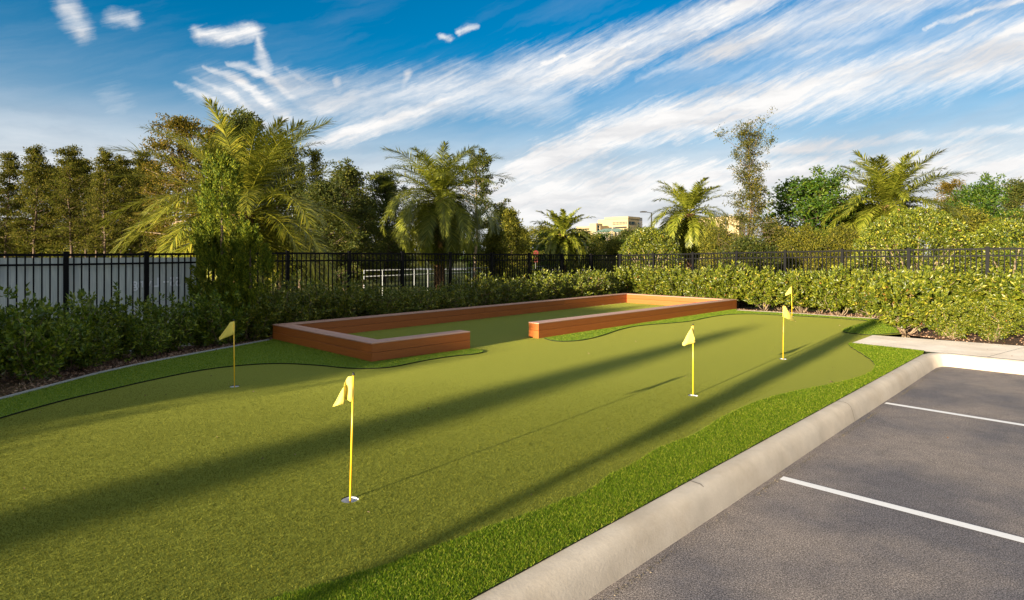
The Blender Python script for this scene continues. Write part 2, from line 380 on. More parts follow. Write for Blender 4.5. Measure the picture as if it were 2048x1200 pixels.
MT['dkleaf'] = leaf_mat('dark_tree_leaves', [(0, (.018, .030, .005)), (.6, (.05, .07, .010)), (1, (.13, .13, .02))], .25, .6, .2)
MT['midleaf'] = leaf_mat('tree_leaves', [(0, (.016, .045, .003)), (.6, (.038, .092, .006)), (1, (.12, .17, .012))], .3, .5, .3)
MT['scrag'] = leaf_mat('small_dark_leaves', [(0, (.018, .028, .004)), (.6, (.055, .065, .008)), (1, (.17, .14, .018))], .2, .6, .2)
MT['olive'] = leaf_mat('olive_tree_leaves', [(0, (.030, .042, .005)), (.6, (.100, .110, .010)), (1, (.25, .23, .025))], .3, .6, .2)

# ------------------------------------------------------------------ the setting
def sheet(name, rings, z, mat, kind='structure', drop=0.):
    """flat sheet from an outer ring (and holes); drop > 0 gives it a vertical rim"""
    vs = [[Vector((p[0], p[1], z)) for p in r] for r in rings]
    tris = tessellate_polygon(vs); flat = [tuple(p) for r in vs for p in r]
    b = MB(); b.add(flat, np.array(tris, np.int32))
    me = b.mesh(name, mat)
    bm = bmesh.new(); bm.from_mesh(me); bmesh.ops.recalc_face_normals(bm, faces=bm.faces)
    if bm.faces and sum(f.normal.z for f in bm.faces) < 0: bmesh.ops.reverse_faces(bm, faces=bm.faces)
    if drop:
        es = [e for e in bm.edges if e.is_boundary]
        r = bmesh.ops.extrude_edge_only(bm, edges=es)
        nf = [g for g in r['geom'] if isinstance(g, bmesh.types.BMFace)]
        for g in r['geom']:
            if isinstance(g, bmesh.types.BMVert): g.co.z -= drop
        me.materials.append(MT['dark'])
        for f in nf: f.material_index = 1
    bm.to_mesh(me); bm.free()
    return tag(obj(name, me), kind=kind)
def smooth_line(pts, n=6):
    pts = [Vector((p[0], p[1], 0)) for p in pts]; out = []
    for i in range(len(pts) - 1):
        p0 = pts[max(i - 1, 0)]; p1 = pts[i]; p2 = pts[i + 1]; p3 = pts[min(i + 2, len(pts) - 1)]
        for k in range(n):
            t = k / n
            out.append(.5 * ((2 * p1) + (p2 - p0) * t + (2 * p0 - 5 * p1 + 4 * p2 - p3) * t * t + (3 * p1 - p0 - 3 * p2 + p3) * t ** 3))
    out.append(pts[-1]); return out
GP = lambda L, z=0.: [G(x, y, z) for x, y in L]

b = MB(); b.add([(-2500, -2500, -.5), (2500, -2500, -.5), (2500, 2500, -.5), (-2500, 2500, -.5)], [(0, 1, 2, 3)])
tag(obj('ground', b.mesh('ground', MT['ground'])), kind='structure')

# kerb line in (a along U, b along NRM) coordinates
KB_IN, KB_TOP, KB_OUT, AZP = -1.955, -1.845, -1.735, -.17
corner_out = G(1877, 731, AZP)
A_C = corner_out.dot(U)
def UN(a, n, z=0.): return Vector((U.x * a + NRM.x * n, U.y * a + NRM.y * n, z))
HOLES = [('near', 700, 1000), ('mid', 1386, 792), ('right', 1566, 719), ('left', 469, 774), ('far', 1584, 634)]
hole_rings = []
for _, x, y in HOLES:
    c = G(x, y - 1.5); hole_rings.append([c + Vector((.054 * math.cos(t), .054 * math.sin(t), 0)) for t in [i * 2 * math.pi / 28 for i in range(28)]])
EDGE_L = [(-900, 1020), (-420, 912), (-120, 836), (0, 802), (124, 769), (200, 749), (300, 727), (400, 708), (480, 693), (538, 682)]
# court corners (outer top edge measured at z = WZ)
WZ, WT = .28, .25
Ac, Bc, Cc, Dc = [v.copy() for v in (G(743.4, 686.2, WZ), G(545.6, 648.4, WZ), G(1249, 586.0, WZ), G(1473.6, 598.6, WZ))]
for v in (Ac, Bc, Cc, Dc): v.z = 0
RB = [(1474, 622), (1530, 625), (1600, 629), (1700, 636), (1785, 641)]     # edging in front of the right bed
outer = smooth_line(GP(EDGE_L), 4) + [Bc, Cc, Dc] + GP(RB) + GP([(1802, 668), (1760, 671)])
outer += [UN(A_C - .1, KB_IN + .002)] + [UN(-9, KB_IN + .002), Vector((-9, -7, 0)), Vector((-12, -2, 0))]
sheet('putting_green', [outer] + hole_rings, 0., MT['green'])

# fringe turf, a thick carpet lying 20 mm proud of the green
fl_edge = [(-900, 1090), (-420, 962), (-120, 880), (0, 838), (124, 803), (200, 785), (300, 762), (400, 742), (480, 732), (560, 728), (640, 732), (690, 737), (743, 738), (790, 734), (850, 722), (910, 713), (950, 709), (966, 705), (958, 701), (944, 699)]
fr1 = smooth_line(GP(fl_edge), 5) + [Ac + Vector((0, .01, 0)), Bc] + list(reversed(smooth_line(GP(EDGE_L), 4)))
fr2e = [(1088, 677), (1105, 682), (1130, 683.5), (1165, 681), (1200, 673), (1240, 660), (1280, 652), (1340, 647), (1380, 643), (1420, 635), (1455, 630), (1500, 628.5), (1560, 631), (1640, 635), (1700, 639.5), (1735, 643), (1715, 650), (1690, 658), (1686, 663), (1700, 667), (1745, 671)]
fr2 = smooth_line(GP(fr2e), 5) + GP([(1750, 670.5), (1798, 667)]) + list(reversed(GP(RB))) + [Dc + (Bc - Ac).normalized() * .02]
kf_edge = [(300, 1300), (440, 1240), (560, 1200), (640, 1178), (720, 1152), (800, 1125), (900, 1090), (985, 1058), (1060, 1032), (1130, 1005), (1180, 985), (1215, 957), (1270, 930), (1320, 900), (1390, 872), (1440, 840), (1480, 820), (1540, 797), (1600, 783), (1660, 771), (1715, 757), (1748, 740), (1742, 722), (1718, 705), (1700, 694), (1697, 688.5)]
rk = random.Random(5)
kfl = smooth_line(GP(kf_edge), 6)
kfl = [p + Vector((rk.uniform(-1, 1), rk.uniform(-1, 1), 0)) * .009 for p in kfl]
fr3 = kfl + GP([(1703, 687.5), (1848, 703.5)]) + [UN(A_C - .25, KB_IN + .004), UN(-4, KB_IN + .004)] + [G(60, 1400)]
FRZ = .016
for f_ in (fr1, fr2, fr3): sheet('fringe_turf', [f_], FRZ, MT['fringe'], drop=.015)

# pavement slabs with joints
S0, S1, S2 = G(1702, 687), G(1745, 671), G(1850, 703.5)
e_top = (G(1924, 684) - S1).normalized(); e_bot = -V_
def slab_pt(t, side):   # 0 = fringe side, 1 = bed side
    return (S0 + (S1 - S0) * side) + e_top * t if t < 2.9 else (S0 + (S1 - S0) * side) + e_top * 2.9 + e_bot * (t - 2.9)
kerb_top_line = UN(A_C, KB_IN)
cuts = [0, 2.62, 4.4, 6.2, 8, 9.8]
pl = [S0, S1, S1 + e_top * 2.35, UN(A_C + .12, KB_IN + .85, 0), UN(A_C + .10, KB_IN + .02), G(1850, 703.5)]
def slab(ring):
    c = sum((Vector(p) for p in ring), Vector()) / len(ring)
    ring = [c + (Vector(p) - c) * (1 - .006 / max((Vector(p) - c).length, .1)) for p in ring]
    return sheet('pavement', [ring], .008, MT['slab'], drop=.03)
slab([S0, S1, S1 + e_top * 2.2, UN(A_C + .14, KB_IN + .72), UN(A_C + .14, KB_IN - .02), G(1848, 703)])
q0, q1 = UN(A_C + .14, KB_IN + .72), S1 + e_top * 2.2
for k in range(4):
    n0, n1 = q0 + e_bot * 1.6, q1 + e_bot * 1.6
    slab([q0, q1, n1, n0]); q0, q1 = n0, n1
jb = sheet('pavement_joint', [[S0 + V_ * 0, S1, S1 + e_top * 2.2 + e_bot * 8, q0, UN(A_C + .14, KB_IN)]], -.012, MT['dark'])

# asphalt and painted lines
sheet('parking_lot', [[UN(-12, KB_OUT - .1), UN(A_C + .1, KB_OUT - .1), UN(A_C + .1, 40), UN(-12, 40)]], AZP, MT['asphalt'])
def paint_line(p, d, ln, w):
    d = d.normalized(); s_ = Vector((-d.y, d.x, 0)); q = [p + s_ * w / 2, p - s_ * w / 2, p + d * ln - s_ * w / 2, p + d * ln + s_ * w / 2]
    sheet('parking_line', [q], AZP + .004, MT['paint'])
l2a, l2b = G(1563, 956.5, AZP), G(1924, 1050, AZP); l1a, l1b = G(1771, 806.5, AZP), G(1924, 831, AZP)
paint_line(l2a, l2b - l2a, 5.2, .083); paint_line(l1a, l1b - l1a, 5.2, .083)
dl = l2a - l1a; paint_line(l2a + dl, l2b - l2a, 5.2, .083)

# kerb: profile swept along U, a mitred corner, then along -V
def kerb():
    prof = [(-.004, -.3), (-.004, .004), (.01, .012), (.085, .012), (.11, .004), (.135, -.022), (.152, -.06), (.175, -.17), (.178, -.3)]
    b = MB(); rows = []
    rk = random.Random(3)
    n_a = 60
    def wob(): return rk.uniform(-.0006, .0006)
    for i in range(n_a + 1):
        lw = .004 * math.sin(i * .23) + .002 * math.sin(i * .51)
        a = -9 + (A_C + 9 - .25) * i / n_a
        rows.append([UN(a, KB_IN + o + wob() + (lw if o > .05 else 0), z + (wob() if z > -.2 else 0)) for o, z in prof])
    # rounded inside corner (centre out in the car park)
    rc = .10
    for k in range(1, 7):
        t = k / 6 * math.pi / 2; cen = UN(A_C - rc - .0, KB_OUT + rc)
        rows.append([cen + UN(math.sin(t) * (rc + .178 - o + 0), -math.cos(t) * (rc + .178 - o), 0) + Vector((0, 0, z)) for o, z in prof])
    for i in range(1, 40):
        rows.append([UN(A_C + .178 - o + wob(), KB_OUT + rc + .25 * i, z + (wob() if z > -.2 else 0)) for o, z in prof])
    k = len(prof); b.add([tuple(p) for r in rows for p in r], [(i * k + j, (i + 1) * k + j, (i + 1) * k + j + 1, i * k + j + 1) for i in range(len(rows) - 1) for j in range(k - 1)])
    me = b.mesh('kerb', MT['kerb'], True); return tag(obj('kerb', me), kind='structure')
kerb()
# grass tufts and grit that gather where the kerb meets the asphalt
def debris():
    rng = np.random.default_rng(8); b = MB(); n = 2600
    a = rng.uniform(-2, A_C - .3, n) ; off = KB_OUT - .03 + .05 + np.abs(rng.normal(0, .016, n)) - .02
    keep = (np.sin(a * 3.1) + np.sin(a * 7.3 + 1) + rng.normal(0, .7, n)) > -.2
    a, off = a[keep], off[keep]; n = len(a)
    c = np.stack([U.x * a + NRM.x * off, U.y * a + NRM.y * off, np.full(n, AZP + .002)], 1)
    d = rng.normal(size=(n, 3)); d[:, 2] = np.abs(d[:, 2]) * .5
    b.leaves(c, d, rng.uniform(.004, .016, n), rng.uniform(.002, .004, n), rng)
    tag(obj('kerbside_debris', b.mesh('kerbside_debris', MT['grit'])), 'fine dark grit and dead grass caught along the kerb foot', 'debris', kind='stuff')
debris()

def kerb_joints():
    prof = [(-.002, .002), (.01, .0135), (.085, .0135), (.111, .0055), (.1365, -.0215), (.1535, -.0595), (.1765, -.168)]
    rj = random.Random(6); b = MB()
    for a, w in ((A_C - 1.0, .003), (A_C - 1.42, .0022), (A_C - 4.3, .0035), (A_C - 7.35, .0035)):
        V = []; j = 0
        for o, z in prof:
            j += rj.uniform(-.012, .012); V += [tuple(UN(a + j - w, KB_IN + o, z)), tuple(UN(a + j + w, KB_IN + o, z))]
        b.add(V, [(2 * q, 2 * q + 1, 2 * q + 3, 2 * q + 2) for q in range(len(prof) - 1)])
    tag(obj('kerb_joint', b.mesh('kerb_joint', simple('joint_dirt', (.16, .13, .10), .9))), kind='structure')
kerb_joints()
def litter():
    rng = np.random.default_rng(12); b = MB(); n = 420
    x = rng.uniform(-6, 9, n); y = rng.uniform(2.6, 16, n); k = rng.uniform(0, 1, n) < np.clip(y / 14, .12, 1); x, y = x[k], y[k]; n = len(x)
    b.leaves(np.stack([x, y, np.full(n, .014)], 1), np.stack([rng.normal(size=n), rng.normal(size=n), rng.normal(size=n) * .1], 1), rng.uniform(.012, .03, n), rng.uniform(.006, .014, n), rng, .1)
    # leaves blown against the inside of the court wall
    m_ = 260; t = rng.uniform(0, 1, m_) ** .8; base = np.array(Bc)[None] * (1 - t[:, None]) + np.array(Cc)[None] * t[:, None]; nn = np.array([(Cc - Bc).y, -(Cc - Bc).x, 0]) / (Cc - Bc).length
    c = base + nn * (WT + .02 + np.abs(rng.normal(0, .05, m_)))[:, None]; c[:, 2] = .010
    b.leaves(c, rng.normal(size=(m_, 3)) * [1, 1, .15], rng.uniform(.015, .035, m_), rng.uniform(.008, .016, m_), rng, .1)
    tag(obj('fallen_leaves', b.mesh('fallen_leaves', MT['chip'])), 'small dry leaves scattered over the turf and along the court wall', 'fallen leaves', kind='stuff')
litter()

# ---- fence lines
FL0 = Vector((-7.59, 9.95, 0)); FC = P(1238, 510, 21.5); FC.z = 0
FDIR = (FC - FL0).normalized()
def on_left(px):
    r = (px - CX) / F; t = (r * FL0.y - FL0.x) / (FDIR.x - r * FDIR.y); return FL0 + FDIR * t
def on_right(px):
    Y = 21.5 * 1368 / (px + 130); return Vector(((px - CX) / F * Y, Y, 0))

# ---- planting beds (sloping towards the fence)
inner = smooth_line(GP(EDGE_L), 2) + [Bc.lerp(Cc, t) for t in (0, .25, .5, .75, 1)] + [Cc.lerp(Dc, .5), Dc] + GP([(1530, 625), (1600, 629), (1700, 636), (1785, 641), (1802, 668), (1924, 684)]) + [S1 + e_top * 2.2 + e_bot * 3, S1 + e_top * 2.2 + e_bot * 7]
ed = [FDIR * .5 * 0]
nl = len(smooth_line(GP(EDGE_L), 2))
outl = [on_left(px) for px in np.linspace(-900, 500, nl)] + [on_left(px) for px in (580, 760, 920, 1090, 1200)]
outl += [FC, on_right(1330)] + [on_right(x) for x in (1430, 1540, 1650, 1760, 1880, 2050)] + [on_right(2300), on_right(2900)]
assert len(inner) == len(outl), (len(inner), len(outl))
def base_z(i): return -.30 if i < nl + 5 else (-.2 if i < nl + 8 else -.12)
b = MB(); rows = []
for i, (p, q) in enumerate(zip(inner, outl)):
    q2 = q + (q - p).normalized() * .6; zb = base_z(i)
    rows.append([Vector((*p.lerp(q2, t).xy, zb * (t ** 1.2) - .006)) for t in (0, .1, .25, .45, .7, 1.)] + [Vector((*(q2 + (q - p).normalized() * .4).xy, -.52))])
k = 7
b.add([tuple(p) for r in rows for p in r], [(i * k + j, (i + 1) * k + j, (i + 1) * k + j + 1, i * k + j + 1) for i in range(len(rows) - 1) for j in range(k - 1)])
me = b.mesh('planting_bed', MT['mulch'], True); bm = bmesh.new(); bm.from_mesh(me); bmesh.ops.recalc_face_normals(bm, faces=bm.faces)
if sum(f.normal.z for f in bm.faces) < 0: bmesh.ops.reverse_faces(bm, faces=bm.faces)
bm.to_mesh(me); bm.free(); tag(obj('planting_bed', me), kind='structure')
def chips():
    rng = np.random.default_rng(4); b = MB(); nn = 26000
    i = rng.integers(0, len(inner) - 1, nn); t = rng.uniform(0, 1, nn); s_ = rng.uniform(0, 1, nn) ** 1.6
    pi_ = np.array([tuple(p) for p in inner]); po = np.array([tuple(p) for p in outl])
    zb = np.array([base_z(j) for j in range(len(inner))])
    a = pi_[i] * (1 - t[:, None]) + pi_[i + 1] * t[:, None]; c = po[i] * (1 - t[:, None]) + po[i + 1] * t[:, None]
    p = a * (1 - s_[:, None]) + c * s_[:, None]; p[:, 2] = (zb[i]) * (s_ * .85) ** 1.2 + .004
    d = rng.normal(size=(nn, 3)); d[:, 2] *= .35
    b.leaves(p, d, rng.uniform(.02, .06, nn), rng.uniform(.012, .028, nn), rng, .15)
    tag(obj('mulch_chips', b.mesh('mulch_chips', MT['chip'])), 'brown bark chips and fallen leaves lying over the planting bed', 'mulch', kind='stuff')
chips()
def edging(pts, label, w=.010):
    b = MB(); pts = smooth_line(pts, 5); V = []; 
    for i, p in enumerate(pts):
        d = (pts[min(i + 1, len(pts) - 1)] - pts[max(i - 1, 0)]).normalized(); s_ = Vector((-d.y, d.x, 0))
        V += [p - s_ * w + Vector((0, 0, -.03)), p - s_ * w + Vector((0, 0, .036)), p + s_ * w + Vector((0, 0, .036)), p + s_ * w + Vector((0, 0, -.03))]
    n = len(pts); b.add([tuple(v) for v in V], [(i * 4 + j, i * 4 + j + 1, i * 4 + j + 5, i * 4 + j + 4) for i in range(n - 1) for j in range(3)])
    return tag(obj('metal_edging', b.mesh('metal_edging', MT['edge'] if w > .008 else simple('darkened_edging', (.17, .15, .12), .8))), label, 'garden edging')  # thin edging coloured darker to offset the sun on its upright face
edging([p + Vector((0, 0, 0)) for p in GP(EDGE_L)], 'thin grey metal edging between the left fringe turf and the shaded mulch bed')
edging([p for p in GP(RB)], 'thin pale edging between the far turf and the sunlit hedge mulch', .005)

# ---- road and lawn beyond the fence
b = MB()
ra = [(-60, 92), (140, 70), (140, 62), (-60, 84)]
b.add([(x, y, -.47) for x, y in ra], [(0, 3, 2, 1)]); tag(obj('road', b.mesh('road', MT['slab'])), kind='structure')

# ------------------------------------------------------------------ turf blades
def in_poly(x, y, poly):
    inside = np.zeros(len(x), bool); n = len(poly); j = n - 1
    for i in range(n):
        xi, yi, xj, yj = poly[i][0], poly[i][1], poly[j][0], poly[j][1]
        c = ((yi > y) != (yj > y)) & (x < (xj - xi) * (y - yi) / (yj - yi + 1e-12) + xi); inside ^= c; j = i
    return inside
def blades(name, poly, ymin, ymax, dens, h, w, z, mat, seed, label, falloff=True, excl=None, fade=0):
    rng = np.random.default_rng(seed)
    xs = [p[0] for p in poly]; x0, x1 = max(min(xs), -9), min(max(xs), 12)
    n = int((x1 - x0) * (ymax - ymin) * dens)
    x = rng.uniform(x0, x1, n); y = rng.uniform(ymin, ymax, n)
    vis = (np.abs(x) < y * .90 + .3)
    if fade: vis &= rng.uniform(0, 1, n) < np.clip((fade - y) / 4.5, 0, 1)
    if falloff: vis &= rng.uniform(0, 1, n) < np.clip((3.6 / y) ** 1.5, 0, 1)
    x, y = x[vis], y[vis]; k = in_poly(x, y, poly); x, y = x[k], y[k]
    if excl:
        for e in excl:
            k = (x - e[0]) ** 2 + (y - e[1]) ** 2 > .058 ** 2; x, y = x[k], y[k]
    n = len(x); sc = np.clip((y / 3.6) ** .75, 1, 2.6) if falloff else np.ones(n)
    a = rng.uniform(0, 2 * np.pi, n); hh = h * rng.uniform(.6, 1.15, n); ww = w * sc * rng.uniform(.7, 1.2, n)
    lean = rng.normal(0, .55, (n, 2)) * hh[:, None]
    p = np.stack([x, y, np.full(n, z)], 1); dx = np.stack([np.cos(a), np.sin(a), 0 * a], 1) * ww[:, None] / 2
    tip = p + np.concatenate([lean, hh[:, None]], 1)
    V = np.stack([p - dx, p + dx, tip], 1).reshape(-1, 3); b = MB(); b.add(V, np.arange(3 * n).reshape(-1, 3))
    print(name, n)
    return tag(obj(name, b.mesh(name, mat)), label, 'artificial grass', kind='stuff')
blades('fringe_blades', fr3, 1.8, 11.5, 64000, .015, .0042, FRZ - .002, MT['blade'], 1, 'bright green artificial grass blades along the kerb')
blades('fringe_blades', fr1, 4.6, 11.5, 9000, .014, .006, FRZ - .002, MT['blade'], 2, 'shaded green artificial grass blades below the left bed', False)
blades('fringe_blades', fr2, 9, 16.5, 5000, .014, .009, FRZ - .002, MT['blade'], 3, 'bright artificial grass blades round the far edge of the green', False)
gp = [UN(-2, KB_IN), G(1700, 694), G(1500, 640), G(100, 640), Vector((-9, 9, 0)), Vector((-9, 0, 0))]
blades('green_nap', gp, 1.9, 7.5, 30000, .006, .0038, 0., MT['nap'], 4, 'short olive nap of the artificial putting green', False, [G(x, y) for _, x, y in HOLES], 7.2)

# ------------------------------------------------------------------ bocce court frame
def court():
    t = thing('bocce_court_frame', Ac.lerp(Cc, .5), 'low reddish brown timber wall framing the bocce court with one open gap in front', 'court wall')
    o = t.location.copy()
    def inset(p, a, b_, w):   # corner p, neighbours a, b : inner corner
        da = (a - p).normalized(); db = (b_ - p).normalized(); s_ = abs(da.x * db.y - da.y * db.x); return p + (da + db) * (w / s_)
    inn = {id(p): inset(p, a, c, WT) for p, a, c in ((Ac, Dc, Bc), (Bc, Ac, Cc), (Cc, Bc, Dc), (Dc, Cc, Ac))}
    def prism(quad, z0, z1, name, mat, sub=None):
        q = [Vector((p.x, p.y, 0)) for p in quad]; cen = sum(q, Vector()) / 4
        ax = ((q[1] - q[0]) if (q[1] - q[0]).length > (q[2] - q[1]).length else (q[2] - q[1])).normalized()
        ang = math.atan2(ax.y, ax.x); M = Matrix.Rotation(-ang, 3, 'Z')
        bm = bmesh.new(); vs = []
        for z in (z0, z1): vs += [bm.verts.new(M @ (p - cen) + Vector((0, 0, z))) for p in q]
        for f in ((3, 2, 1, 0), (4, 5, 6, 7), (0, 1, 5, 4), (1, 2, 6, 5), (2, 3, 7, 6), (3, 0, 4, 7)): bm.faces.new([vs[i] for i in f])
        bmesh.ops.recalc_face_normals(bm, faces=bm.faces)
        bmesh.ops.bevel(bm, geom=list(bm.edges), offset=.003, segments=1, affect='EDGES')
        me = bpy.data.meshes.new(name); bm.to_mesh(me); bm.free(); me.materials.append(mat)
        ob = obj(name, me, t, cen - o); ob.rotation_euler.z = ang; return ob
    def wall(p, q, pi_, qi, joints=()):
        """outer p->q, inner pi->qi; cut at fractions"""
        g = .0015
        ts = [0] + list(joints) + [1]; L = (q - p).length
        for ci, (z0, z1) in enumerate(((-.02, .137), (.141, .262))):
            tt = ts if ci == 0 else ([0] + [min(.97, max(.03, j + .13)) for j in joints] + [1])
            for a, c in zip(tt[:-1], tt[1:]):
                a2 = a + (g / L if a > 0 else 0); c2 = c - (g / L if c < 1 else 0)
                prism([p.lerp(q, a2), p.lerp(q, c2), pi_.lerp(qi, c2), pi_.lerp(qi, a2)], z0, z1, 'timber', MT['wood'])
        # cap: two boards side by side, a hair proud
        for w0, w1 in ((-.012, .52), (.532, 1.03)):
            po, qo, p1, q1 = [x.lerp(y, w) for x, y, w in ((p, pi_, w0), (q, qi, w0), (p, pi_, w1), (q, qi, w1))]
            tt = [0] + [min(.97, max(.03, j - .1)) for j in joints] + [1]
            for a, c in zip(tt[:-1], tt[1:]):
                a2 = a + (g / L if a > 0 else 0); c2 = c - (g / L if c < 1 else 0)
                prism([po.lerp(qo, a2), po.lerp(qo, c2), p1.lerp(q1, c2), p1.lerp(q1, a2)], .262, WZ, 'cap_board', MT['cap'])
    i = lambda p: inn[id(p)]
    E = G(943.6, 663.0, WZ); E.z = 0; Fp = G(1077.6, 646.2, WZ); Fp.z = 0
    dAD = (Dc - Ac).normalized(); E = Ac + dAD * (E - Ac).dot(dAD); Fp = Ac + dAD * (Fp - Ac).dot(dAD)
    s_ = Vector((-dAD.y, dAD.x, 0)) * WT
    wall(Ac, Bc, i(Ac), i(Bc)); wall(Bc, Cc, i(Bc), i(Cc), (.3, .58, .8)); wall(Cc, Dc, i(Cc), i(Dc))
    wall(Ac, E, i(Ac), E + s_); wall(Fp, Dc, Fp + s_, i(Dc), (.86,))
    return t
court()

# ------------------------------------------------------------------ putting flags and cups
HL = {'near': 'foreground golf cup ringed in white on the putting green', 'mid': 'golf cup at the foot of the flagstick left of the rightmost long shadow',
      'right': 'golf cup near the bulge of turf at the right end of the green', 'left': 'golf cup in the shade on the left of the green', 'far': 'golf cup at the far edge of the green near the hedge'}
FLB = {'near': 'largest yellow flag on a yellow stick in the foreground cup', 'mid': 'yellow flag in front of the long right wall of the court, hanging to the left',
       'right': 'yellow flag blown to the right near the right end of the green', 'left': 'yellow flag standing in shade beside the left bed', 'far': 'small yellow flag against the sunlit hedge at the far edge'}
def flag_mat():
    t = NT('yellow_flag_cloth'); w = t.noise(t.coord(), 900, 2)
    b_ = t.bsdf(t.ramp(w, [(.3, (.84, .72, .13)), (.7, (.94, .84, .24))]), .65, t.bump(w, .3, .0005), .2)
    tr = t.n('ShaderNodeBsdfTranslucent'); tr.inputs[0].default_value = (.9, .72, .08, 1)
    mx = t.n('ShaderNodeMixShader'); mx.inputs[0].default_value = .35; t.l(b_, mx.inputs[1]); t.l(tr.outputs[0], mx.inputs[2]); return t.done(mx.outputs[0])
MT['flag'] = flag_mat()
FLAGS = {  # columns: (px, py_top, py_bottom, depth towards the viewer) from the stick outwards
    'near': ((706.7, 751), [(708.5, 753, 803, -.004), (704, 752, 803.5, .009), (700, 752.5, 803, .010), (696.5, 753, 800, .000), (692, 760, 799, -.012), (688, 769, 800, .010), (688.5, 772, 808.5, .018), (681, 784, 809, .022), (673, 800, 811, .016), (665.3, 813, 814, .004)]),
    'mid': ((1386, 651), [(1388, 652.5, 687, -.002), (1385, 652.5, 687, .008), (1382, 652.5, 687, .008), (1384.5, 660, 686, .016), (1390.5, 681, 685.5, .020), (1383, 655, 687, .030), (1375, 668, 689.5, .034), (1368, 681, 692, .026), (1364.5, 686, 690, .018)]),
    'right': ((1567.5, 611), [(1565.5, 612.5, 634, -.002), (1568, 612, 634.5, .008), (1571, 612, 636, .009), (1574, 618, 637.5, .018), (1580, 627, 640, .022), (1586, 636, 642, .012), (1589.5, 640, 642.5, .004)]),
    'left': ((467.5, 642), [(469.5, 643, 669, -.002), (466.5, 643, 669, .007), (460.5, 644, 672, .012), (455, 652, 674, .018), (448, 662, 676.5, .016), (442, 670, 679, .012), (438.5, 675, 680.5, .004)]),
    'far': ((1583, 573), [(1584, 574, 588, -.002), (1581.5, 574, 588, .008), (1578, 577, 589, .014), (1574, 583, 590.5, .014), (1570.5, 588, 591, .004)]),
}
HZ = {}
for key, hx, hy in HOLES:
    c = G(hx, hy - 1.5)
    cup = thing('golf_cup', c, HL[key], 'golf hole', 'golf cups sunk in the green')
    b = MB(); n = 28; ring = lambda r, z: [(r * math.cos(2 * math.pi * i / n), r * math.sin(2 * math.pi * i / n), z) for i in range(n)]
    V = ring(.0535, -.006) + ring(.0505, -.006) + ring(.0505, -.075) + [(0, 0, -.075)]
    b.add(V, [(i + k * n, (i + 1) % n + k * n, (i + 1) % n + (k + 1) * n, i + (k + 1) * n) for k in range(2) for i in range(n)])
    b.f.append(np.array([(2 * n + i, 2 * n + (i + 1) % n, 3 * n) for i in range(n)], np.int32))
    obj('liner', b.mesh('liner', MT['white']), cup)
    b = MB(); b.add(ring(.054, .0) + ring(.054, -.12) , [(i, (i + 1) % n, n + (i + 1) % n, n + i) for i in range(n)])
    obj('soil_wall', b.mesh('soil_wall', MT['dark']), cup)
    (tx, ty), cols = FLAGS[key]
    fl = thing('putting_flag', c, FLB[key], 'golf flag', 'yellow putting flags')
    base = Vector((c.x, c.y, -.07)); top = P(tx, ty, c.y)
    b = MB(); b.tube([base - c, base.lerp(top, .5) - c, top - c], [.0062, .0062, .0058], 10)
    obj('pole', b.mesh('pole', MT['yellow'], True), fl)
    b = MB(); tp = top - c; b.tube([tp, tp + Vector((0, 0, .004)), tp + Vector((.001, 0, .010)), tp + Vector((0, 0, .015)), tp + Vector((-.004, 0, .021))], [.005, .0085, .0085, .006, .001], 8)
    obj('finial', b.mesh('finial', MT['knob'], True), fl)
    V = []; m_ = 5
    # smooth interpolation across the columns
    cc = []
    for i in range(len(cols) - 1):
        for s_ in range(3):
            t = s_ / 3; cc.append([cols[i][k] * (1 - t) + cols[i + 1][k] * t for k in range(4)])
    cc.append(list(cols[-1]))
    for (px, y0, y1, dep) in cc:
        for j in range(m_ + 1):
            q = P(px, y0 + (y1 - y0) * j / m_, c.y - dep * 1.0); q.y -= .003 * math.sin(j * 1.3 + px * .3); V.append(tuple(q - c))
    b = MB(); b.add(V, [(i * (m_ + 1) + j, (i + 1) * (m_ + 1) + j, (i + 1) * (m_ + 1) + j + 1, i * (m_ + 1) + j + 1) for i in range(len(cc) - 1) for j in range(m_)])
    fo = obj('flag', b.mesh('flag', MT['flag'], True), fl)
    md = fo.modifiers.new('thick', 'SOLIDIFY'); md.thickness = .0012; md.offset = 0

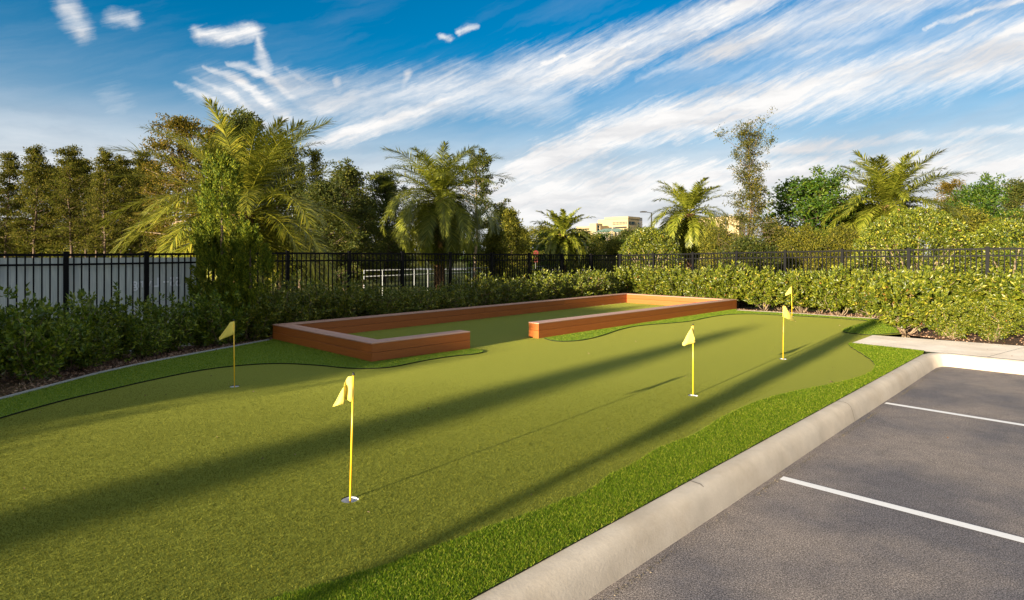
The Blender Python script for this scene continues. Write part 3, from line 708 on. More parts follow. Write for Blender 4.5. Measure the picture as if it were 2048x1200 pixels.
# ------------------------------------------------------------------ fences
def fence(posts, topz, basez, name_label, step=.104):
    t = thing('metal_fence', posts[0], name_label, 'fence'); o = t.location.copy()
    H = topz[0] - basez[0]
    b = MB(); b.box((0, 0, (H - .1) / 2), (.021, .021, H - .1)); pk = b.mesh('picket', MT['black'])
    b = MB(); b.box((0, 0, (H + .03) / 2), (.072, .072, H + .03)); b.box((0, 0, H + .036), (.082, .082, .012)); po = b.mesh('post', MT['black'])
    for i, p in enumerate(posts):
        ob = obj('post', po, t, Vector((p.x, p.y, basez[i] - .02)) - o); ob.rotation_euler.z = math.atan2((posts[-1] - posts[0]).y, (posts[-1] - posts[0]).x)
        ob.scale.z = (topz[i] - basez[i] + .02) / H
        if i == len(posts) - 1: break
        q = posts[i + 1]; d = q - p; L = d.length; n = max(2, round(L / step)); ang = math.atan2(d.y, d.x)
        for k in range(1, n):
            f = k / n; z0 = basez[i] * (1 - f) + basez[i + 1] * f; z1 = topz[i] * (1 - f) + topz[i + 1] * f
            c = p.lerp(q, f); ob = obj('picket', pk, t, Vector((c.x, c.y, z0 + .06)) - o); ob.rotation_euler.z = ang; ob.scale.z = (z1 - z0 - .07) / (H - .1)
        for off, hh, ww in ((-.0, .042, .036), (-.165, .034, .030), (-1.62, .030, .028)):
            z0, z1 = topz[i] + off - .016, topz[i + 1] + off - .016
            if off < -1: z0, z1 = basez[i] + .11, basez[i + 1] + .11
            r = MB(); V = []
            s_ = Vector((-d.y, d.x, 0)).normalized() * ww / 2
            for e, z in ((p, z0), (q, z1)):
                for sx, sz in ((-1, -1), (1, -1), (1, 1), (-1, 1)): V.append(tuple(Vector((e.x, e.y, z)) + s_ * sx + Vector((0, 0, sz * hh / 2)) - o))
            r.add(V, [(0, 1, 5, 4), (1, 2, 6, 5), (2, 3, 7, 6), (3, 0, 4, 7)]); obj('rail', r.mesh('rail', MT['black']), t)
    return t
lp = [-430, -200, -20, 132, 293, 440, 575, 698.6, 804.5, 900.5, 983.6, 1058.6, 1124, 1182, 1238]
posts = [on_left(x) for x in lp]
tz = []
for x, p in zip(lp, posts):
    y = np.interp(x, [124, 560, 700, 900, 1240], [508, 505, 505.5, 507, 510]); tz.append(HC - (y - YH) * p.y / F)
fence(posts, tz, [v - 1.83 for v in tz], 'long black metal picket fence running behind the left bed and the bocce court')
rp = [1238, 1307.5, 1386, 1473.7, 1570.6, 1684.7, 1817.6, 1975, 2170, 2420]
postr = [on_right(x) for x in rp]; postr[0] = postr[0] + (postr[1] - postr[0]).normalized() * .07
tzr = [HC - (np.interp(x, [1238, 1450, 1700, 1924, 2400], [510, 505, 500.5, 497, 491]) - YH) * p.y / F for x, p in zip(rp, postr)]
fence(postr, tzr, [v - 1.75 for v in tzr], 'black metal picket fence behind the sunlit hedge on the right')

# ---- banner tied to the outside of the left fence, its print showing through back to front
def banner():
    t_ = NT('banner_cloth'); p = t_.coord('Object'); n = t_.noise(t_.mapv(p, (14, 1, .8)), 2.4, 4); n2 = t_.noise(p, 1.1, 3)
    col = t_.ramp(n, [(.38, (.44, .48, .55)), (.62, (.66, .69, .71))]); col = t_.mix(t_.math('MULTIPLY', n2, .6), col, (.66, .70, .52))
    bb = t_.bsdf(col, .7, t_.bump(n, .6, .02), .2); tr = t_.n('ShaderNodeBsdfTranslucent'); t_.l(col, tr.inputs[0])
    mx = t_.n('ShaderNodeMixShader'); mx.inputs[0].default_value = .4; t_.l(bb, mx.inputs[1]); t_.l(tr.outputs[0], mx.inputs[2]); mat = t_.done(mx.outputs[0])
    outn = Vector((-FDIR.y, FDIR.x, 0)) * .06
    a, c = on_left(-560) + outn, on_left(397) + outn; d = (c - a); L = d.length; ang = math.atan2(d.y, d.x)
    t = thing('banner', a, 'pale grey banner hung behind the left fence with back to front lettering', 'banner', rz=ang)
    b = MB(); nx = 160; V = []
    zt = HC - (513 - YH) * 10 / F - .02
    for i in range(nx + 1):
        x = L * i / nx
        for j, z in enumerate((zt, zt - .13, zt - .14, .9, .3, -.26)):
            V.append((x, .016 * math.sin(x * 9) * math.sin(x * 2.3 + 1) * (1 if 0 < j < 5 else .4) + (.006 if j == 1 else 0), z))
    b.add(V, [(i * 6 + j, (i + 1) * 6 + j, (i + 1) * 6 + j + 1, i * 6 + j + 1) for i in range(nx) for j in range(5)])
    obj('cloth', b.mesh('cloth', mat, True), t)
    # lettering, mirrored as in the photograph (seen from the back of the print)
    pw = on_left(362); s0 = (pw - on_left(-560)).length; w = (on_left(362) - on_left(266)).length
    yy = pw.y; hgt = 19 / F * yy
    cu = bpy.data.curves.new('lettering', 'FONT'); cu.body = '55+ Living'; cu.size = hgt * 1.35; cu.extrude = .0008; cu.offset = .004
    cu.materials.append(simple('banner_ink', (.97, .98, 1.), .6))
    tx = obj('lettering', cu, t); tx.rotation_euler = (R(90), 0, 0); tx.location = (s0, -.035, HC - (572 - YH) * yy / F)
    bpy.context.view_layer.update(); k = w / max(tx.dimensions.x, .01)
    me = bpy.data.meshes.new_from_object(tx.evaluated_get(bpy.context.evaluated_depsgraph_get())); bpy.data.objects.remove(tx)
    me.name = 'lettering'; tx = obj('lettering', me, t); tx.rotation_euler = (R(90), 0, 0); tx.location = (s0, -.035, HC - (572 - YH) * yy / F)
    tx.scale = (-k, 1, 1); return t
banner()

# ------------------------------------------------------------------ plants
def fnoise(p, s):
    return np.sin(p[:, 0] * 2.1 * s + 1.3) * np.sin(p[:, 1] * 1.7 * s + 4) * np.sin(p[:, 2] * 2.3 * s + 2)
def shrub_meshes(seed, H, Rr, nleaf, lsize, matk, stem_show=.22, open_=.25, nst=9):
    rng = np.random.default_rng(seed); st = MB(); lf = MB(); cs = []; ds = []
    nlf_each = None; tips = []
    for i in range(nst):
        az = i * 2.4 + rng.uniform(-.5, .5); sp = rng.uniform(.25, 1.) ** .7 * Rr * .75
        p0 = np.array([rng.normal(0, .03), rng.normal(0, .03), -.05]); hh = H * rng.uniform(.6, .86) * (1 - .18 * (sp / Rr) ** 2)
        path = []
        for k in range(5):
            t = k / 4; path.append(p0 + np.array([math.cos(az) * sp * t ** .8, math.sin(az) * sp * t ** .8, hh * t ** 1.15]) + rng.normal(0, .02, 3) * (t > 0))
        st.tube([Vector(q) for q in path], [.009, .008, .006, .005, .003], 5)
        for k in range(11):
            t = rng.uniform(stem_show + .05, 1); ii = min(3, int(t * 4)); f = t * 4 - ii; q = path[ii] * (1 - f) + path[ii + 1] * f
            d = rng.normal(size=3); d[2] = abs(d[2]) * .8 + .15; d /= np.linalg.norm(d)
            ln = rng.uniform(.16, .42) * Rr; e = q + d * ln; e2 = e + (d + np.array([0, 0, .5])) * ln * .35
            st.tube([Vector(q), Vector(e), Vector(e2)], [.005, .0035, .002], 4, False); tips += [(q, e), (e, e2)]
        tips.append((path[3], path[4]))
    tips = [t for t in tips if t[1][2] > H * stem_show]
    n_c = len(tips); per = nleaf // n_c
    for (q, e) in tips:
        t = rng.uniform(.15, 1.15, per)[:, None]; c = q * (1 - t) + e * t + rng.normal(0, .032 * (Rr / .6), (per, 3))
        d = (e - q) / (np.linalg.norm(e - q) + 1e-6) * .6 + rng.normal(0, .6, (per, 3)) + np.array([0, 0, .35]); cs.append(c); ds.append(d)
    cs = np.concatenate(cs); ds = np.concatenate(ds)
    # rosettes of leaves over the outline, with gaps between the branches
    nc = int(nleaf * (1.0 - open_) / 9); v = rng.normal(size=(nc, 3)); v[:, 2] *= .9; v /= np.linalg.norm(v, axis=1, keepdims=True)
    v *= (rng.uniform(.35, 1, nc) ** .4)[:, None] * (1 + .34 * fnoise(v * 3 + seed, 1.5) + .12 * fnoise(v * 9 + seed, 1.5))[:, None]
    c = v * np.array([Rr * .98, Rr * .98, H * .44]) + np.array([0, 0, H * .55])
    k = (c[:, 2] > H * stem_show * .8) & (fnoise(c * 5 + seed * 3, 1.5) > -.28 + open_ * .6); c = c[k]; nc = len(c)
    ax = c - np.array([0, 0, H * .3]); ax = ax / np.linalg.norm(ax, axis=1, keepdims=True) + np.array([0, 0, .45]) + rng.normal(0, .3, ax.shape)
    ax /= np.linalg.norm(ax, axis=1, keepdims=True); m_ = 9
    c = np.repeat(c, m_, 0); ax = np.repeat(ax, m_, 0); g = rng.normal(size=c.shape); g -= (g * ax).sum(1, keepdims=True) * ax; g /= np.linalg.norm(g, axis=1, keepdims=True)
    tt = np.tile(np.arange(m_) / m_, nc)[:, None]
    c = c + ax * tt * lsize * 1.6 - ax * lsize * .8; d = g * (1.1 - .8 * tt) + ax * (.35 + .8 * tt) + rng.normal(0, .12, c.shape)
    cs = np.concatenate([cs, c]); ds = np.concatenate([ds, d]); n = len(cs)
    lf.leaves(cs, ds, lsize * rng.uniform(.6, 1.25, n), lsize * .52 * rng.uniform(.7, 1.2, n), rng)
    return st.mesh('stems', MT['palebark'], True), lf.mesh('foliage', MT[matk])
def shrub_proto(seed, *a, name='hedge_shrub', cat='shrub', **kw):
    t = thing(name, (0, 0, 0), 'x', cat); s_, l_ = shrub_meshes(seed, *a, **kw)
    obj('stems', s_, t); obj('foliage', l_, t); return t
used = set()
def place(proto, loc, rz, sc, label, group=None):
    if id(proto) not in used:
        used.add(id(proto)); proto.location = loc; proto.rotation_euler.z = rz; proto.scale = sc if isinstance(sc, tuple) else (sc,) * 3
        proto['label'] = label
        if group: proto['group'] = group
        return proto
    return dup(proto, loc, rz, sc, label, group)

rr = random.Random(11)
# left bed: open dark green shrubs in the shade
LS = [shrub_proto(20 + i, 1.2, .62, 2500, .082, 'shrub', name='leafy_shrub', stem_show=.12, open_=.45, nst=9) for i in range(3)]
for i, (px, py, z, H, wd, lb) in enumerate([
    (-150, 800, -.08, 1.25, 1.1, 'dark leafy shrub by the left fence, farthest left at the picture edge'), (20, 765, -.1, 1.2, 1.0, 'dark leafy shrub before the banner at the left edge'),
    (124, 752, -.1, 1.08, .8, 'dark green shrub at the left end of the banner with pale bare stems'), (228, 728, -.13, 1.13, .92, 'bushy dark shrub before the banner with many thin stems fanning from the mulch'),
    (335, 712, -.14, 1.02, .85, 'tall airy shrub in front of the middle of the banner'), (70, 768, -.06, .95, .8, 'dark shrub low at the edge of the mulch just left of the photo border'), (176, 742, -.07, .72, .7, 'low dark shrub in front of the left half of the banner'), (288, 720, -.08, .72, .7, 'low dark shrub before the post in the middle of the banner'), (440, 697, -.1, .95, .8, 'low dark shrub at the foot of the juniper'),
    (402, 700, -.14, 1.05, .85, 'low spreading shrub between the banner and the juniper')]):
    place(LS[i % 3], G(px, py, z), rr.uniform(0, 6), (wd, wd, H / 1.2), lb)
# back bed behind the court
MS = [shrub_proto(40 + i, 1.15, .68, 3000, .070, 'hedge', name='hedge_shrub', stem_show=.06, open_=.30, nst=10) for i in range(4)]
bn = Vector((-(Cc - Bc).y, (Cc - Bc).x, 0)).normalized()
Lbc = (Cc - Bc).length; nb = 13
near_words = ['next to the juniper', 'second along from the juniper', 'third along from the juniper', 'fourth along from the juniper, in the shade', 'behind the shaded part of the long court wall', 'left of the palm trunk beyond the fence', 'below the palm trunk beyond the fence', 'right of the palm trunk beyond the fence', 'where the sun first catches the leaves', 'just left of the red sign beyond the fence', 'below the red sign beyond the fence', 'right of the red sign, second from the court corner', 'at the far left corner of the court']
for i in range(nb):
    f = (i - .15) / (nb - 1) * 1.0; p = Bc + (Cc - Bc) * f + bn * (.72 + rr.uniform(-.1, .12))
    H = rr.uniform(.92, 1.24) if i < 10 else rr.uniform(1.1, 1.28)
    p.z = -.12
    place(MS[i % 4], p, rr.uniform(0, 6.28), (1.05, 1.05, H / 1.15), 'hedge shrub behind the court wall ' + near_words[i])
# second row closer to the fence fills the gaps
for i in range(11):
    f = (i + .45) / 11; p = Bc + (Cc - Bc) * f + bn * 1.25; p.z = -.2
    place(MS[(i + 2) % 4], p, rr.uniform(0, 6.28), (1.0, 1.0, rr.uniform(.72, .92)), 'shrub of the rear row, half hidden behind the hedge against the fence', 'rear row of hedge shrubs along the fence')
# right sunlit hedge
RS = [shrub_proto(60 + i, 1.2, .66, 4300, .082, 'hedge', name='hedge_shrub', stem_show=.2, open_=.14, nst=13) for i in range(4)]
rlist = [(1262, 588, 'at the far right corner of the court'), (1312, 592, 'behind the far end wall, second from the corner'), (1362, 596, 'behind the far end wall of the court'), (1416, 601, 'behind the right half of the far end wall'), (1466, 611, 'just right of the far end of the court'), (1530, 617.5, 'with fanning pale stems, first right of the court'), (1605, 622, 'directly behind the two right flags'), (1680, 627.5, 'with orange lit stems, right of the two flags'), (1748, 634, 'last of the straight row with twisted pale stems')]
for i, (px, py, w_) in enumerate(rlist):
    Y = np.interp(px, [1262, 1466, 1530, 1748], [20.2, 17.2, 16.45, 14.35])
    p = P(px, 510, Y); p.z = -.04
    place(RS[i % 4], p, rr.uniform(0, 6.28), (1.05, 1.05, rr.uniform(.93, 1.05)), 'sunlit hedge shrub ' + w_)
for i, px in enumerate((1290, 1350, 1410, 1480, 1560, 1640, 1725, 1800, 1880)):
    Y = 21.5 * 1368 / (px + 130) - .42; p = P(px, 510, Y); p.z = -.12
    place(RS[(i + 1) % 4], p, rr.uniform(0, 6.28), (1.0, 1.0, rr.uniform(.9, 1.0)), 'sunlit shrub of the rear row tight against the right fence', 'rear row of sunlit shrubs along the right fence')
for px, Y, sx, sz, w_ in [(1812, 11.35, 1.05, .98, 'big round yellow green shrub with twisted stems at the corner of the pavement'), (1885, 12.6, 1.15, 1.03, 'tall yellow green shrub behind the pavement at the right edge of the photo'), (1845, 13.2, 1.1, 1.02, 'yellow green shrub between the corner shrub and the right fence'), (1985, 12.2, 1.2, 1.0, 'yellow green shrub farthest right behind the pavement'), (2080, 11.2, 1.2, .98, 'shrub beyond the right edge of the pavement bed')]:
    p = P(px, 510, Y); p.z = -.03; place(RS[rr.randrange(4)], p, rr.uniform(0, 6.28), (sx, sx, sz), w_)
for i, px in enumerate((2200, 2350, 2520, 2720, 2960)):
    Y = 21.5 * 1368 / (px + 130) - 1.0; p = P(px, 510, Y); p.z = -.06
    place(RS[i % 4], p, rr.uniform(0, 6.28), (1.1, 1.1, rr.uniform(.95, 1.05)), 'hedge shrub continuing along the right fence past the photo', 'hedge shrubs past the right edge of the photo')
CS = shrub_proto(90, .75, .50, 5200, .038, 'hedge', name='low_round_shrub', stem_show=.0, open_=-.1, nst=9)
p = G(1905, 676); place(CS, p, 1, (1.0, 1.0, 1.0), 'low round fine leaved shrub in the mulch above the pavement')
p = G(1990, 681); place(CS, p, 2.2, (1.05, 1.05, .95), 'second low round shrub along the pavement, farther right')

# juniper / arborvitae in front of the fence
def juniper(px, Y, zb, specs, label):
    o = P(px, 510, Y); o.z = zb
    t = thing('juniper_tree', o, label, 'tree'); rng = np.random.default_rng(77); lf = MB(); st = MB()
    for (dx, dy, H, prof) in specs:
        npl = int(58 * H)
        for _ in range(npl):
            hs = rng.uniform(0, 1) ** .8; rad = np.interp(hs, [q[0] for q in prof], [q[1] for q in prof]); az = rng.uniform(0, 2 * np.pi)
            rr_ = rad * rng.uniform(.25, 1.12) ** .6; q = np.array([dx + math.cos(az) * rr_, dy + math.sin(az) * rr_, hs * H])
            ax = np.array([math.cos(az) * rng.uniform(.05, .6), math.sin(az) * rng.uniform(.05, .6), 1.]); ax /= np.linalg.norm(ax)
            pl = rng.uniform(.22, .52) * (1 - .3 * hs); pr = pl * rng.uniform(.16, .26); m_ = int(330 * pl)
            tt = rng.uniform(0, 1, m_) ** .8; w_ = pr * (1 - tt) ** .7 * rng.uniform(.2, 1, m_) ** .5; g = rng.normal(size=(m_, 3)); g -= (g @ ax)[:, None] * ax; g /= np.linalg.norm(g, axis=1, keepdims=True)
            c = q + ax * (tt * pl)[:, None] + g * w_[:, None]; dd = ax + g * .55 + rng.normal(0, .2, (m_, 3))
            lf.leaves(c, dd, rng.uniform(.035, .075, m_), .020 * rng.uniform(.7, 1.4, m_), rng, .3)
        st.tube([(dx, dy, -.05), (dx, dy, H * .5), (dx, dy, H * .92)], [.05, .03, .006], 6)
    obj('foliage', lf.mesh('foliage', MT['thuja']), t); obj('trunk', st.mesh('trunk', MT['bark'], True), t); return t
juniper(478, 11.0, -.16, [(-.32, 0, 3.35, [(0, .35), (.25, .48), (.5, .36), (.75, .33), (.92, .26), (1, .06)]), (.28, -.15, 2.0, [(0, .42), (.4, .46), (.7, .30), (.9, .14), (1, .03)]), (-.62, .25, 1.95, [(0, .2), (.5, .22), (1, .03)]), (-.02, -.3, 1.35, [(0, .35), (.5, .4), (1, .05)])], 'tall shaggy green juniper rising above the left fence before the big palm')

# ------------------------------------------------------------------ palms
FM = {}
def frond_mesh(cls, var, mat, L, dense, sag, w=.026):
    key = (cls, var, mat, L, dense)
    if key in FM: return FM[key]
    rng = np.random.default_rng(abs(hash((cls, var))) % 1000 + int(L * 100)); b = MB()
    n = 14; el = R(cls) + rng.normal(0, .05); p = np.zeros(3); pts = [p.copy()]; tw = rng.normal(0, .10)
    dirs = []
    for k in range(n):
        t = (k + .5) / n; e = el - sag * (t ** 1.25) * (1.05 if cls < 45 else .62); yaw = tw * t * 2
        d = np.array([math.cos(e) * math.cos(yaw), math.cos(e) * math.sin(yaw), math.sin(e)]); dirs.append(d); p = p + d * L / n; pts.append(p.copy())
    b.tube([Vector(q) for q in pts], [.020 * (1 - .85 * k / n) for k in range(n + 1)], 4, False)
    P_ = np.array(pts); D = np.array(dirs + [dirs[-1]])
    for side in (-1, 1):
        t = (np.arange(dense) + rng.uniform(.2, .8, dense)) / dense * .86 + .14
        x = t * n; i = np.minimum(x.astype(int), n - 1); f = (x - i)[:, None]; c = P_[i] * (1 - f) + P_[i + 1] * f; d = D[i]
        lat = np.cross(d, [0, 0, 1.]); lat /= (np.linalg.norm(lat, axis=1, keepdims=True) + 1e-6); up = np.cross(lat, d)
        ll = L * .175 * np.interp(t, [.14, .3, .6, .9, 1], [.45, 1., 1.05, .75, .5]) * rng.uniform(.8, 1.1, dense)
        ang = np.interp(t, [.14, .6, 1], [1.15, .85, .35])[:, None]
        dd = d * np.cos(ang) + lat * side * np.sin(ang) + up * rng.normal(.22, .22, dense)[:, None]
        dd += np.array([0, 0, -.10]); dd /= np.linalg.norm(dd, axis=1, keepdims=True)
        # two-segment drooping leaflet: 5 vertices
        mid = c + dd * ll[:, None] * .5; d2 = dd + np.array([0, 0, -.28]) ; d2 /= np.linalg.norm(d2, axis=1, keepdims=True)
        tip = mid + d2 * ll[:, None] * .5; wv = np.cross(dd, up); wv /= (np.linalg.norm(wv, axis=1, keepdims=True) + 1e-6); wv = wv * w / 2
        V = np.stack([c - wv * .5, c + wv * .5, mid + wv, tip, mid - wv], 1).reshape(-1, 3); o = np.arange(dense)[:, None] * 5
        b.add(V, o + np.array([[0, 1, 2, 4]])); b.n -= 0
        base = b.n - len(V); b.f.append((base + o + np.array([[4, 2, 3]])).astype(np.int32))
    FM[key] = b.mesh('frond', MT[mat]); return FM[key]
def palm(px, cpy, Y, L, n, trunk_r, zbase, label, mat='palm', sag=1.5, lo=-35, hi=82, dense=46, skirt=0, seed=1, w=.045):
    c = P(px, cpy, Y); base = Vector((c.x, c.y, zbase)); t = thing('palm_tree', base, label, 'palm tree'); rng = random.Random(seed)
    Ht = c.z - zbase; b = MB(); k = 10
    b.tube([(0.03 * math.sin(i), 0.02 * math.cos(i * 2), Ht * i / k) for i in range(k + 1)], [trunk_r * (1.25 if i == 0 else (1 + .12 * (i > k - 2))) for i in range(k + 1)], 12)
    rows = int(Ht / .10)
    for j in range(rows):
        z = Ht * (j + .5) / rows
        for q in range(9):
            a = 2 * math.pi * (q + .5 * (j % 2)) / 9 + j * .13; r = trunk_r * 1.0; ca, sa = math.cos(a), math.sin(a)
            w_ = trunk_r * .36; o_ = r + .05 + rng.uniform(0, .02) + (.05 if j > rows - 3 else 0)
            b.add([(ca * r - sa * w_, sa * r + ca * w_, z - .05), (ca * r + sa * w_, sa * r - ca * w_, z - .05), (ca * o_ + sa * w_ * .5, sa * o_ - ca * w_ * .5, z + .05), (ca * o_ - sa * w_ * .5, sa * o_ + ca * w_ * .5, z + .05), (ca * r * .95, sa * r * .95, z + .06)],
                  [(0, 1, 2, 3), (3, 2, 4, 4)][:1]); base_i = b.n - 5; b.f.append(np.array([(base_i + 3, base_i + 2, base_i + 4), (base_i + 0, base_i + 3, base_i + 4), (base_i + 1, base_i + 4, base_i + 2)], np.int32))
    obj('trunk', b.mesh('trunk', MT['boot']), t)
    for i in range(n):
        f = (i + .5) / n; e = hi - (hi - lo) * f ** .80; cls = round(e / 9) * 9
        me = frond_mesh(cls, i % 3, mat, L, dense, sag, w); ob = obj('frond', me, t, (0, 0, Ht - .02 - .15 * f)); ob.rotation_euler.z = i * 2.39996 + rng.uniform(-.2, .2)
        s_ = rng.uniform(.86, 1.08) * (.9 if f < .12 else 1); ob.scale = (s_,) * 3
    for i in range(skirt):
        me = frond_mesh(-54, i % 3, 'palmdry', L * .62, 26, .5, w); ob = obj('dry_frond', me, t, (0, 0, Ht - .2)); ob.rotation_euler.z = i * 2.39996 + rng.uniform(-.3, .3)
    return t
ZG = -.5
palm(486, 425, 16.5, 3.5, 84, .24, ZG, 'largest feathery palm, behind the juniper, its fronds reaching down to the fence top', 'palm', 1.35, -30, 86, 84, 8, 3, .029)
palm(879, 398, 23.5, 3.05, 96, .19, ZG, 'tall palm with a shaggy brown trunk and drooping yellow green fronds behind the court', 'palmy', 1.95, -38, 86, 90, 4, 4, .027)
palm(1126, 468, 40, 2.6, 52, .2, ZG, 'small distant palm left of the cream building', 'palmy', 1.5, -40, 80, 44, 6, 5, .085)
palm(1377, 428, 31, 2.7, 66, .2, ZG, 'medium palm between the cream building and the scraggly tree', 'palmy', 1.6, -45, 84, 64, 6, 6, .045)
palm(1776, 410, 25, 3.0, 80, .24, ZG, 'broad palm with a dry brown skirt above the domed shrub at right', 'palmy', 1.3, -25, 82, 76, 26, 7, .038)

# ------------------------------------------------------------------ trees
def tree_meshes(seed, H, Rr, cb, prof, nl, el0, el1, per, ls, clump, flat, tr, mat, twigs=4, bark='bark', wob=.15, shape=.5):
    rng = np.random.default_rng(seed); st = MB(); lf = MB()
    k = 8; tp = [np.array([0, 0, 0.])]
    for i in range(k): tp.append(tp[-1] + np.array([rng.normal(0, wob * .35), rng.normal(0, wob * .35), H / k]))
    tp = np.array(tp); st.tube([Vector(q) for q in tp], [tr * (1.2 if i == 0 else 1) * (1 - .9 * i / k) for i in range(k + 1)], 7)
    cs = []; ds = []
    for i in range(nl):
        f = (i + rng.uniform(.2, .8)) / nl; hz = (cb + (1 - cb) * f) * .985; x = hz * k; ii = min(k - 1, int(x)); q = tp[ii] * (1 - (x - ii)) + tp[ii + 1] * (x - ii)
        az = i * 2.39996 + rng.uniform(-.4, .4); ln = Rr * np.interp(f, np.linspace(0, 1, len(prof)), prof) * rng.uniform(.7, 1.15); e = R(el0 + (el1 - el0) * f) + rng.normal(0, .15)
        path = [q]
        for s_ in range(4):
            d = np.array([math.cos(az) * math.cos(e), math.sin(az) * math.cos(e), math.sin(e)]); path.append(path[-1] + d * ln / 4); az += rng.normal(0, .18); e += rng.normal(.03, .13)
        r0 = max(.012, tr * .38 * (1 - .7 * f)); st.tube([Vector(v) for v in path], [r0 * (1 - .8 * s_ / 4) for s_ in range(5)], 5, False)
        ends = [(path[4], 1.), (path[3], .8)]
        for s_ in range(twigs):
            j = rng.integers(1, 5); d = rng.normal(size=3); d[2] = d[2] * .5 + .15; d /= np.linalg.norm(d); tl = ln * rng.uniform(.22, .5); ee = path[j] + d * tl
            st.tube([Vector(path[j]), Vector((path[j] + ee) / 2 + rng.normal(0, .03, 3)), Vector(ee)], [r0 * .35, r0 * .25, .006], 4, False); ends.append((ee, .9)); ends.append(((path[j] + ee) / 2, .6))
        for (c, w) in ends:
            m_ = max(3, int(per * w * rng.uniform(.5, 1.4))); g = rng.normal(0, 1, (m_, 3)); g /= (np.linalg.norm(g, axis=1, keepdims=True)); g *= (rng.uniform(0, 1, m_) ** shape)[:, None]
            cr = clump * rng.uniform(.6, 1.3); cs.append(c + g * np.array([cr, cr, cr * flat])); dd = g * .7 + rng.normal(0, .6, (m_, 3)); dd[:, 2] += .1; ds.append(dd)
    cs = np.concatenate(cs); ds = np.concatenate(ds); n = len(cs)
    lf.leaves(cs, ds, ls * rng.uniform(.6, 1.3, n), ls * .55 * rng.uniform(.6, 1.2, n), rng)
    return st.mesh('trunk', MT[bark], True), lf.mesh('crown', MT[mat])
def tree_proto(name, cat, *a, **kw):
    t = thing(name, (0, 0, 0), 'x', cat); s_, l_ = tree_meshes(*a, **kw); obj('trunk', s_, t); obj('crown', l_, t); t['H'] = a[1]; del t['H']; HT[t.name] = a[1]; return t
HT = {}
def plant(proto, px, toppy, Y, label, group=None, wide=1., zb=ZG):
    top = P(px, toppy, Y); s_ = (top.z - zb) / HT[proto.name.split('#')[0]]
    o = place(proto, Vector((top.x, top.y, zb)), rr.uniform(0, 6.28), (s_ * wide, s_ * wide, s_), label, group); return o
CYP = [tree_proto('cypress_tree', 'tree', 100 + i, 9., 1.35, .30, [.75, 1, .95, .8, .55, .25], 48, 4, 40, 36, .13, .36, .45, .10, 'cyp', twigs=3) for i in range(3)]
for i, (px, ty, Y, w, lb) in enumerate([
    (-250, 300, 34, 1.1, 'cypress far outside the left edge'), (-160, 320, 38, 1., 'cypress outside the left edge'), (-70, 290, 35, 1.1, 'cypress left of the picture edge'), (10, 310, 39, 1., 'slender cypress at the left edge of the picture'),
    (70, 295, 36, 1., 'second slender cypress from the left edge'), (140, 297, 36, 1.05, 'thin cypress with bare lower trunk at the left border of the photo'), (172, 322, 41, .9, 'short thin cypress behind the left ones'),
    (210, 302, 35, .95, 'straight slender cypress above the banner'), (245, 318, 38, 1., 'cypress with dark trunk above the right half of the banner'), (282, 305, 40, 1., 'cypress beside the tall rusty one'),
    (312, 330, 36, .9, 'low cypress half hidden by the left palm fronds'), (190, 345, 44, 1., 'far thin cypress between two nearer trunks')]):
    plant(CYP[i % 3], px, ty, Y, lb, None, w)
for px, ty, Y, w_ in ((-120, 335, 50, 'past the left edge'), (-20, 340, 52, 'at the left edge'), (65, 332, 49, 'second from the left edge'), (118, 338, 53, 'left of the photo border'), (158, 330, 50, 'above the left end of the banner'), (228, 334, 52, 'above the middle of the banner'), (262, 340, 49, 'above the right end of the banner'), (300, 326, 47, 'behind the rusty tree')):
    plant(CYP[rr.randrange(3)], px, ty, Y, 'cypress of the rear rank ' + w_, None, 1.7)
RU = tree_proto('rusty_cypress_tree', 'tree', 130, 10., 2.1, .28, [.8, 1, 1, .95, .8, .5], 60, 0, 40, 34, .16, .42, .45, .17, 'rust', twigs=4, bark='palebark')
plant(RU, 350, 248, 33, 'tall rusty brown topped cypress left of the big palm', None, 1.0); plant(RU, 425, 268, 37, 'rusty cypress whose top shows just left of the palm crown', None, .9)
DK = [tree_proto('dense_tree', 'tree', 140 + i, 8., 2.3, .12, [.9, 1, 1, .9, .7, .35], 64, 8, 55, 46, .17, .46, .65, .16, 'dkleaf') for i in range(2)]
plant(DK[0], 490, 258, 31, 'tall dark tree right behind the big palm crown', None, .85); plant(DK[1], 560, 302, 32, 'dark tree to the right of the big palm crown', None, .9)
plant(DK[1], 692, 352, 30, 'dark dense tree sloping down right of the big palm', None, 1.1); plant(DK[0], 655, 385, 27, 'dark low tree under the right fronds of the big palm', None, 1.2)
plant(DK[0], 768, 364, 38, 'dark round tree left of the drooping palm', None, .95); plant(DK[1], 727, 405, 33, 'dark tree filling the gap behind the black fence left of the drooping palm', None, 1.1)
plant(DK[1], 1000, 425, 42, 'dark tree behind the slim autumn tree', None, 1.2)
plant(DK[0], 1745, 425, 36, 'dark tree behind the domed shrub and the broad palm', None, 1.3)
TL = tree_proto('airy_tree', 'tree', 150, 8., 1.3, .2, [.8, 1, .8, .7, .5, .3], 40, 20, 60, 22, .13, .30, .8, .10, 'olive')
plant(TL, 632, 306, 33, 'slim airy tree top poking above the dark trees right of the big palm', None, 1.0); plant(TL, 600, 330, 36, 'airy tree between the big palm and the slim tree top')
PN = tree_proto('pine_tree', 'tree', 160, 8.4, 1.75, .42, [.5, .95, 1, .9, .7, .45], 24, 5, 38, 46, .15, .30, .45, .13, 'dkleaf', twigs=4, bark='palebark')
plant(PN, 950, 314, 37, 'lone pine with separate flat clumps beside the drooping palm', None, 1.)
AU = tree_proto('autumn_tree', 'tree', 170, 4.5, 1.25, .08, [1, 1, .9, .75, .5, .2], 40, 30, 70, 40, .13, .28, .9, .07, 'olive')
